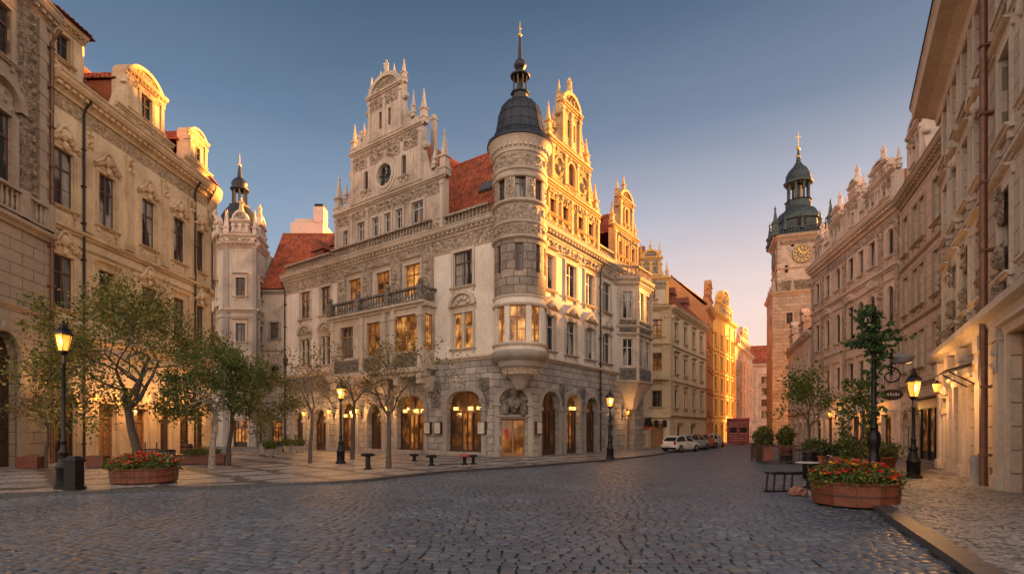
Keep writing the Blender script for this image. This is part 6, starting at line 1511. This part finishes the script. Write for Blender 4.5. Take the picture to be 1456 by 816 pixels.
part('slats', b, m_bark, h)
b = MB(); b.lathe([(.28,.84), (.3,.86), (.3,.92), (.2,.93), (.2,.86), (.24,.05), (.001,.05)], 18); part('rim', b, m_iron, h)
h = thing('sign_stand', 'black metal sign stand beside the waste bin on the left pavement', 'sign', (-13.85, 20.5, PH)); b = MB(); b.tube([(-.22,0,0), (-.22,0,1.2)], .022, 6); b.tube([(.22,0,0), (.22,0,1.2)], .022, 6); b.box(-.3, .3, -.04, .04, .9, .96); [b.box(x-.03, x+.03, -.2, .2, 0, .04) for x in (-.22, .22)]; part('frame', b, m_iron, h); b = MB(); b.box(-.2, .2, -.015, .015, .35, .88); part('board', b, m_dwood, h)
def crate(label, x, y, w, d, hh, rz):
    h = thing('wooden_crate', label, 'crate', (x, y, PH), rz); b = MB()
    for k in range(4):
        z = .03+k*(hh-.03)/4; b.box(-w/2, w/2, -d/2, -d/2+.02, z, z+(hh-.03)/4-.02); b.box(-w/2, w/2, d/2-.02, d/2, z, z+(hh-.03)/4-.02); b.box(-w/2, -w/2+.02, -d/2+.02, d/2-.02, z, z+(hh-.03)/4-.02); b.box(w/2-.02, w/2, -d/2+.02, d/2-.02, z, z+(hh-.03)/4-.02)
    b.box(-w/2+.02, w/2-.02, -d/2+.02, d/2-.02, .02, hh-.06)
    part('slats', b, m_plank, h)
crate('small slatted wooden crate by the yellow house door left of the large tree', -18.6, 24.0, .75, .5, .55, .1)
crate('brown crate standing against the tan palace behind the left lamp post', -21.0, 23.3, .8, .5, .55, .2)
for i, (x, y, lb) in enumerate(((-15.2, 33.5, 'by the tower house'), (-17.0, 40.5, 'beside the slender dark post'), (-16.0, 40.2, 'left of the palace doorway'))):
    planter('stone pot %s' % lb, x, y, .32, .5, 12, PH, 1.3, None, False, m_trimg); shrub('potted_shrub', 'rounded dark green potted shrub %s' % lb, x, y, PH+.45, .42, .62, 100+i, 800, .09, m_leafb)
h = thing('utility_box', 'grey metal box on the square left of the palace', 'cabinet', (-15.9, 34.4, PH)); b = MB(); b.box(-.3, .3, -.2, .2, .05, .9); b.box(-.34, .34, -.24, .24, .9, .97); b.box(-.27, .27, -.19, .19, 0, .05); part('body', b, m_lead, h); b = MB(); b.box(-.26, .26, -.215, -.2, .12, .84); part('door', b, m_trimg, h)
# mushroom bollards before the palace
def stool(label, x, y, hh, r, mat, grp='low bollards in front of the palace'):
    h = thing('bollard', label, 'bollard', (x, y, PH), 0, grp); b = MB(); b.lathe([(r*.62,0), (r*.62,.05), (r*.36,.09), (r*.33,hh-.16), (r*.45,hh-.12)], 12); part('stem', b, m_iron, h); b = MB(); b.lathe([(r*.4,hh-.13), (r,hh-.1), (r*1.04,hh-.05), (r*.9,hh), (.001,hh+.02)], 14); part('cap', b, mat, h)
stool('tallest mushroom bollard, left of the thin tree at the pointed door', -6.2, 23.0, .68, .3, m_iron)
stool('short dark mushroom bollard right of the thin tree', -3.8, 25.2, .5, .26, m_iron)
stool('small low bollard nearest the arched palace entrance steps', -5.3, 29.0, .4, .26, m_iron)
stool('red capped bollard left of the corner portal', -2.3, 25.9, .5, .26, plain('faded red paint', (.30,.05,.03), .6))
stool('dark bollard right next to the red capped one', -1.9, 26.2, .48, .22, m_iron)
# cafe corner on the right
h = thing('cafe_fence', 'low dark lattice fence around the cafe seating on the right', 'fence', (15.0, 26.5, .03))
A_, B_ = Vector((12.9, 29.3)), Vector((14.6, 25.4))
def lattice(P, Q):
    F, L = frame(P, Q, .03); b = MB(); n = max(1, round(L/1.5))
    for i in range(n+1): x = L*i/n; b.box(x-.035, x+.035, -.035, .035, 0, 1.0)
    b.box(0, L, -.025, .025, .12, .17); b.box(0, L, -.03, .03, .92, .97); b.box(0, L, -.018, .018, .52, .555)
    for i in range(int(L/.16)): x = .08+i*.16; b.box(x-.009, x+.009, -.009, .009, .17, .92)
    part('fence_panel', b, m_dwood, h, F)
lattice((13.0, 27.7), (15.6, 26.6)); lattice((13.0, 27.7), (13.9, 31.0))
b = MB(); b.box(.0, .45, -.02, .02, .2, .9); part('menu_board', b, plain('faded red board', (.17,.055,.035), .7, 0, .6, 5), h, frame((13.0, 27.62), (13.8, 27.28))[0])
def cafe_table(label, x, y, z=.03, top=None):
    h = thing('cafe_table', label, 'table', (x, y, z), 0, None); b = MB(); b.lathe([(.001,.74), (.33,.74), (.34,.755), (.33,.77), (.001,.77)], 20); part('tabletop', b, top or m_woodw, h); b = MB(); b.lathe([(.22,0), (.22,.03), (.03,.07), (.028,.72), (.12,.735)], 12); part('leg', b, m_iron, h)
cafe_table('small round white topped cafe table beside the metal bench frame', 8.95, 16.2); cafe_table('cafe table inside the lattice fence near the slim tree', 14.9, 28.4, .03, m_plank)
CH = None
for i, (x, y, rz, lb) in enumerate(((14.4, 28.0, .4, 'left of the fenced cafe table'), (15.5, 28.3, -1.2, 'right of the fenced cafe table'), (14.8, 29.2, 2.9, 'behind the fenced cafe table'))):
    if CH is None:
        CH = thing('cafe_chair', 'dark wooden cafe chair '+lb, 'chair', (x, y, .03), rz, 'cafe chairs'); b = MB(); b.box(-.21, .21, -.21, .21, .43, .46); part('seat', b, m_plank, CH)
        for sx_ in (-1, 1):
            for sy_ in (-1, 1): b = MB(); b.tube([(sx_*.19, sy_*.19, 0), (sx_*.18, sy_*.18, .43)], .016, 6); part('leg', b, m_iron, CH)
        b = MB(); b.box(-.2, .2, .19, .215, .62, .9); [b.box(k-.015, k+.015, .185, .215, .43, .62) for k in (-.18, .18)]; part('backrest', b, m_plank, CH)
    else: dup(CH, (x, y, .03), rz, 'dark wooden cafe chair '+lb)
h = thing('bench_frame', 'bare black metal bench frame standing on the cobbles left of the large planter', 'bench', (8.0, 15.1, .03))
b = MB(); w = .62
for x in (-.62, -.12, .62): b.tube([(x,0,0), (x+.05,0,.5)], .03, 6); b.tube([(x,.42,0), (x+.05,.42,.5)], .03, 6)
part('legs', b, m_iron, h); b = MB(); b.box(-.66, .78, -.03, .03, .48, .53); b.box(-.66, .78, .39, .45, .48, .53); [b.box(x-.03, x+.03, .031, .389, .485, .525) for x in (-.57, -.07, .7)]; part('seat_rail', b, m_iron, h); b = MB(); b.box(-.9, .66, -.025, .025, .0, .04); part('ground_rail', b, m_iron, h)
for i, (x, y, r, lb) in enumerate(((7.6, 14.25, .2, 'larger reddish rock lying under the metal bench frame'), (7.95, 14.15, .13, 'smaller pale rock beside the metal bench frame'))):
    b = MB(); b.rock((0,0,r*.5), r, i+3, .7, 3, .5); tag(part('rock', b, plain('reddish rock', (.30,.14,.09) if i == 0 else (.33,.27,.22), .9, 0, .4, 8, .7), None, T(x, y, .03)), lb, 'rock')
h = thing('waste_bin', 'dark cylindrical waste bin behind the white topped cafe table', 'bin', (10.6, 19.0, .03)); b = MB(); b.lathe([(.2,0), (.24,.05), (.26,.8), (.24,.82), (.24,.9), (.28,.92), (.28,.97), (.1,1.02), (.001,1.02)], 18); part('body', b, m_iron, h); b = MB(); b.lathe([(.27,.6), (.275,.62), (.27,.64)], 18); part('band', b, m_lead, h)
# awning and red kiosk
h = thing('cafe_awning', 'cream cafe awning on the front of the rose gabled house', 'awning', (26.4, 40.0, 0)); Fm = F3 @ T(11.4, 0, 0)
b = MB(); b.add([(-.2,0,3.9), (4.4,0,3.9), (4.4,-1.7,3.2), (-.2,-1.7,3.2), (-.2,0,3.94), (4.4,0,3.94), (4.4,-1.72,3.24), (-.2,-1.72,3.24)], [(0,1,2,3), (7,6,5,4), (0,3,7,4), (1,5,6,2)]); part('canvas', b, plain('cream canvas', (.58,.48,.36), .8, 0, .12, 3), h, Fm)
b = MB()
for i in range(16): x = -.2+4.6*i/16; b.add([(x,-1.72,3.24), (x+.2875,-1.72,3.24), (x+.2875,-1.72,3.03), (x+.144,-1.72,2.97), (x,-1.72,3.03)], [(0,1,2,3,4)])
part('valance', b, plain('cream valance', (.52,.42,.30), .8), h, Fm)
b = MB(); [b.tube([(x,-.02,2.7), (x,-1.68,3.2)], .02, 5) for x in (-.1, 4.3)]; part('arm', b, m_iron, h, Fm)
h = thing('red_kiosk', 'red panelled kiosk with pale stripes in front of the golden house', 'kiosk', (29.4, 69.6, .03), -.35)
b = MB(); b.box(-1.3, 1.3, -1.0, 1.0, .15, 3.0); b.mould([(-.1,3.0), (.12,3.0), (.16,3.1), (.05,3.3), (-.1,3.34)], -1.36, 1.36, -.95); b.box(-1.25, 1.25, -.95, .95, 0, .15); part('body', b, plain('red enamel', (.26,.028,.028), .5, 0, .6, 2), h)
b = MB()
for k, z in enumerate((.45, .72, 1.0, 1.3, 2.25, 2.5, 2.75)): b.box(-1.15+.2*(k % 2), 1.15-.5*(k % 3), -1.02, -1.003, z, z+.07)
for x in (-.95, -.3, .35, .9): b.box(x, x+.05, -1.024, -1.021, .4, 2.8)
part('stripe', b, plain('pale marking', (.34,.20,.16), .6, 0, .5, 5), h); b = MB(); b.box(1.303, 1.32, -.8, .8, .3, 2.8); part('side_panel', b, plain('orange enamel', (.6,.2,.03), .5), h)
b = MB(); b.box(-1.0, -.2, -1.03, -1.022, 1.5, 2.1); b.box(.2, 1.0, -1.03, -1.022, 1.5, 2.1); part('hatch', b, m_dark, h)
# signs on the cream house
Fi, Li = frame(P5, Q5)
h = thing('shop_sign', 'red arrow shaped shop sign with black emblem on the cream house', 'sign', (13.5, 52.7, 2.2)); b = MB(); b.prism([(.55,2.2), (1.2,2.3), (1.9,2.35), (1.9,2.0), (1.35,1.95), (.6,1.95)], -.25, -.2); part('panel', b, m_red, h, Fi); b = MB(); b.prism([(1.3,2.25), (1.45,2.9), (2.0,3.1), (2.1,2.4), (1.9,2.1)], -.27, -.26); part('emblem', b, m_iron, h, Fi)
for x in (2.5, 3.3):
    o = MB(); o.box(x-.05, x+.05, -.4, -.02, 2.75, 2.8); o.box(x-.2, x+.2, -.42, -.36, 2.1, 2.75); tag(part('hanging_sign', o, m_iron, None, Fi), 'small black hanging sign %s the red arrow sign on the cream house' % ('right next to' if x < 3 else 'furthest right of'), 'sign')
o = MB(); o.box(.6, 1.5, -.08, 0, .3, 1.5); tag(part('notice_board', o, plain('faded poster board', (.45,.25,.15), .7, 0, .5, 3), None, Fi), 'faded notice board low on the cream house wall near the palace', 'notice board')
# ------------------------------------------------------------------ cars
m_tyre = plain('tyre rubber', (.012,.012,.012), .8); m_rim = plain('alloy', (.35,.35,.36), .3, .8, .1); m_cglass = pane_dark('car glass', (.012,.014,.016), (.05,.05,.05), .3)
m_tail = plain('red lamp lens', (.35,.012,.01), .2); m_head = plain('clear lamp lens', (.55,.55,.55), .1)
def paint(name, col):
    m, nt, out = new_mat(name); n = noise_(nt, wpos(nt), 2.5, 4); c = mixc(nt, 1, col, ramp(nt, n, [(.3, (.85,)*3), (.7, (1.08,)*3)]), 'MULTIPLY'); principled(nt, out, Base_Color=c, Roughness=.32, **{'Coat Weight': .6, 'Coat Roughness': .1}); return m
CARS = {}
def car(label, x, y, az, pm, kind=0, s=1.0, group='cars parked along the cream house'):
    """hatchback, nose along +x of its own frame"""
    h = thing('parked_car', label, 'car', (x, y, .03), math.pi/2-R(az), group); L = 3.75*s; Wd = .80*s
    b = MB(); st = [(-.5,.42,.80,.86,.90), (-.485,.32,.86,.93,.97), (-.40,.24,.90,.97,1.0), (-.25,.22,.92,.97,1.0), (0,.22,.92,.95,1.0), (.18,.22,.91,.94,1.0), (.30,.23,.86,.9,.99), (.42,.25,.80,.83,.96), (.48,.32,.70,.73,.9), (.5,.42,.60,.62,.82)]
    V = []
    for u, z0, z1, z2, w in st:
        for yy, z in ((-w*.92, z0), (-w, z0+.12), (-w*1.0, (z0+z1)/2), (-w*.95, z1), (-w*.75, z2), (w*.75, z2), (w*.95, z1), (w, (z0+z1)/2), (w, z0+.12), (w*.92, z0)): V.append((u*L, yy*Wd, z*s))
    m = 10; F = [(i*m+k, i*m+(k+1) % m, (i+1)*m+(k+1) % m, (i+1)*m+k) for i in range(len(st)-1) for k in range(m)]+[tuple(range(m))[::-1], tuple(range((len(st)-1)*m, len(st)*m))]
    b.add(V, F, True)
    part('body', b, pm, h)
    tops = [(-.465,.93,.82), (-.36,1.27,.70), (-.22,1.38,.67), (-.02,1.39,.67), (.11,1.30,.68), (.35,.93,.80)]
    b = MB(); V = []
    for u, z, w in tops: V += [(u*L, -w*Wd, z*s), (u*L, w*Wd, z*s), (u*L, -.93*Wd, .92*s), (u*L, .93*Wd, .92*s)]
    F = []
    for i in range(5): a = 4*i; c = 4*(i+1); F += [(a, a+1, c+1, c), (a+2, a, c, c+2), (a+1, a+3, c+3, c+1)]
    b.add(V, F); part('window_glass', b, m_cglass, h)
    b = MB()
    b.add([(u*L, k*w*Wd*1.01, z*s+dz) for u, z, w in tops[1:5] for k, dz in ((-1, .012), (1, .012))], [(2*i, 2*i+1, 2*i+3, 2*i+2) for i in range(3)], True)
    for sd in (-1, 1):
        for (u0, z0, w0), (u1, z1, w1), r in ((tops[0], tops[1], .035), (tops[1], tops[2], .03), (tops[2], tops[3], .03), (tops[3], tops[4], .03), (tops[4], tops[5], .035)): b.tube([(u0*L, sd*w0*Wd, z0*s), (u1*L, sd*w1*Wd, z1*s)], r, 5)
        b.tube([(-.06*L, sd*.93*Wd, .93*s), (-.07*L, sd*.69*Wd, 1.38*s)], .035, 5)
        b.tube([(.19*L, sd*1.0*Wd, .96*s), (.20*L, sd*1.14*Wd, 1.02*s)], [.02,.07], 6)
    part('roof', b, pm, h)
    for u in (-.31, .33):
        for sd in (-1, 1):
            b = MB(); b.lathe([(.17,-.1), (.28,-.1), (.31,-.06), (.31,.06), (.28,.1), (.17,.1)], 20); M = WM[h.name] @ T(u*L, sd*Wd*.93, .31*s) @ Matrix.Rotation(math.pi/2, 4, 'X')
            wl = part('wheel', b, m_tyre, h, M); b = MB(); b.lathe([(.001,-.105), (.06,-.11), (.17,-.085), (.19,-.1)], 14); b.lathe([(.001,.105), (.06,.11), (.17,.085), (.19,.1)], 14); part('rim', b, m_rim, wl, M)
    for sd in (-1, 1):
        b = MB(); b.box(-.505*L, -.478*L, sd*.80*Wd-.09, sd*.80*Wd+.09, .66*s, .92*s); part('tail_light', b, m_tail, h); b = MB(); b.obox((.462*L, sd*.70*Wd, .64*s), (.06,0,-.03), (0,.15,0), (.02,0,.06)); part('headlight', b, m_head, h)
        b = MB(); b.box(-.06*L, .02*L, sd*Wd*1.0-.012, sd*Wd*1.0+.012, .70*s, .73*s); part('door_handle', b, m_iron, h)
    b = MB(); b.box(-.51*L, -.49*L, -.25, .25, .46*s, .57*s); part('number_plate', b, m_woodw, h)
    b = MB(); b.box(-.505*L, -.47*L, -.9*Wd, .9*Wd, .3*s, .42*s); b.box(.465*L, .505*L, -.8*Wd, .8*Wd, .3*s, .44*s); part('bumper', b, m_iron, h)
    return h
car('white hatchback parked nearest, side on by the cream corner house', 13.75, 43.6, 50, paint('white car paint', (.70,.67,.62)), 0, .93)
car('silver blue car half hidden behind the white hatchback', 16.3, 48.2, 44, paint('silver blue paint', (.30,.36,.42)))
car('orange red car second behind the white hatchback', 18.2, 51.2, 38, paint('orange red paint', (.50,.11,.03)))
car('pale blue car farthest along the row of parked cars', 20.4, 54.6, 36, paint('pale blue paint', (.45,.52,.56)))

GR = {'street_tree': 'street trees and young trees around the square', 'flower_planter': 'planters and pots standing on the pavements', 'geraniums': 'flower beds in the round planters', 'potted_shrub': 'potted shrubs by the left house fronts', 'bushy_shrub': 'bushy shrubs in the right tubs', 'upright_shrub': 'upright shrubs behind the cafe fence', 'wooden_crate': 'crates along the left house fronts', 'waste_bin': 'waste bins around the square', 'hanging_sign': 'small signs on the cream house', 'cafe_table': 'cafe tables on the right', 'rock': 'rocks by the bench frame', 'lamp_post': 'unlit posts on the square'}
for o in list(COL.objects):
    k = o.name.split('.')[0]
    if o.parent is None and k in GR and 'group' not in o: o['group'] = GR[k]
# ------------------------------------------------------------------ camera, sky, sun
cam = bpy.data.objects.new('camera', bpy.data.cameras.new('camera')); COL.objects.link(cam)
cam.location = (0, 0, 1.75); cam.rotation_euler = (R(90), 0, 0)
cd = cam.data; cd.sensor_width = 36; cd.lens = 36*760/1456; cd.shift_y = (612-408)/1456; cd.clip_start = .1; cd.clip_end = 3000
SC.camera = cam
SUN_EL = 6.3; SUN_DIR = Vector((.78, .626, 0)).normalized()
sv = Vector((SUN_DIR.x*math.cos(R(SUN_EL)), SUN_DIR.y*math.cos(R(SUN_EL)), math.sin(R(SUN_EL))))
sun = bpy.data.objects.new('sun', bpy.data.lights.new('sun', 'SUN')); COL.objects.link(sun)
sun.data.energy = 40; sun.data.angle = R(4); sun.data.color = (1.0, .39, .075); sun.rotation_euler = sv.to_track_quat('Z', 'Y').to_euler(); sun.location = (60, 20, 40)
W = bpy.data.worlds.new('World'); SC.world = W; W.use_nodes = True; nt = W.node_tree; nt.nodes.clear()
wo = nd(nt, 'ShaderNodeOutputWorld')
g = nd(nt, 'ShaderNodeTexCoord').outputs['Generated']
sx = nd(nt, 'ShaderNodeSeparateXYZ', {'Vector': g}); X_, Y_, Z_ = sx.outputs
el = math_(nt, 'MAXIMUM', Z_, 0.0)
cool = ramp(nt, el, [(0, (.55,.56,.62)), (.2, (.40,.475,.585)), (.35, (.265,.36,.49)), (.48, (.140,.217,.328)), (.63, (.066,.118,.195)), (1, (.05,.095,.17))])
warm = ramp(nt, el, [(0, (.98,.62,.47)), (.12, (.96,.68,.58)), (.22, (.86,.66,.62)), (.36, (.485,.475,.545)), (.48, (.205,.255,.36)), (.63, (.075,.125,.205)), (1, (.05,.095,.17))])
az = math_(nt, 'ADD', math_(nt, 'MULTIPLY', X_, .62), math_(nt, 'MULTIPLY', Y_, .78))
fw = ramp(nt, az, [(.40, (0,)*3), (.96, (1,)*3)], 'EASE')
front = mixc(nt, fw, cool, warm)
veil = noise_(nt, scaled(nt, g, (1.2, 1.2, 5.0)), 2.2, 5, .6, .8)
front = mixc(nt, 1, front, ramp(nt, veil, [(.3, (.95,.955,.96)), (.7, (1.05,1.04,1.04))]), 'MULTIPLY')
# unseen sky behind the camera: warm brightness added to light the shaded fronts
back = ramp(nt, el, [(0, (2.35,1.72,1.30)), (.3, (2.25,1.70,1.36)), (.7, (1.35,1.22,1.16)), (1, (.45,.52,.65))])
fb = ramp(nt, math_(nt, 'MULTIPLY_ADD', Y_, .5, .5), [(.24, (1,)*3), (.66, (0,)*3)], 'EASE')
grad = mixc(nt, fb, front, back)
sky = nd(nt, 'ShaderNodeTexSky', sky_type='NISHITA', sun_disc=False, sun_elevation=R(SUN_EL), sun_rotation=math.atan2(sv.x, sv.y), air_density=1.0, dust_density=1.0)
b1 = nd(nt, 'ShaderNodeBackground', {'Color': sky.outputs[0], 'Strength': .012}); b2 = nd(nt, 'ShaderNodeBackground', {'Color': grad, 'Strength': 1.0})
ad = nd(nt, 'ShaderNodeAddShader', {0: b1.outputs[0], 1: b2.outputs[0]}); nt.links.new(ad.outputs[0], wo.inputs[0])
SC.render.engine = 'CYCLES'
SC.view_settings.view_transform = 'Standard'; SC.view_settings.look = 'None'; SC.view_settings.exposure = 0
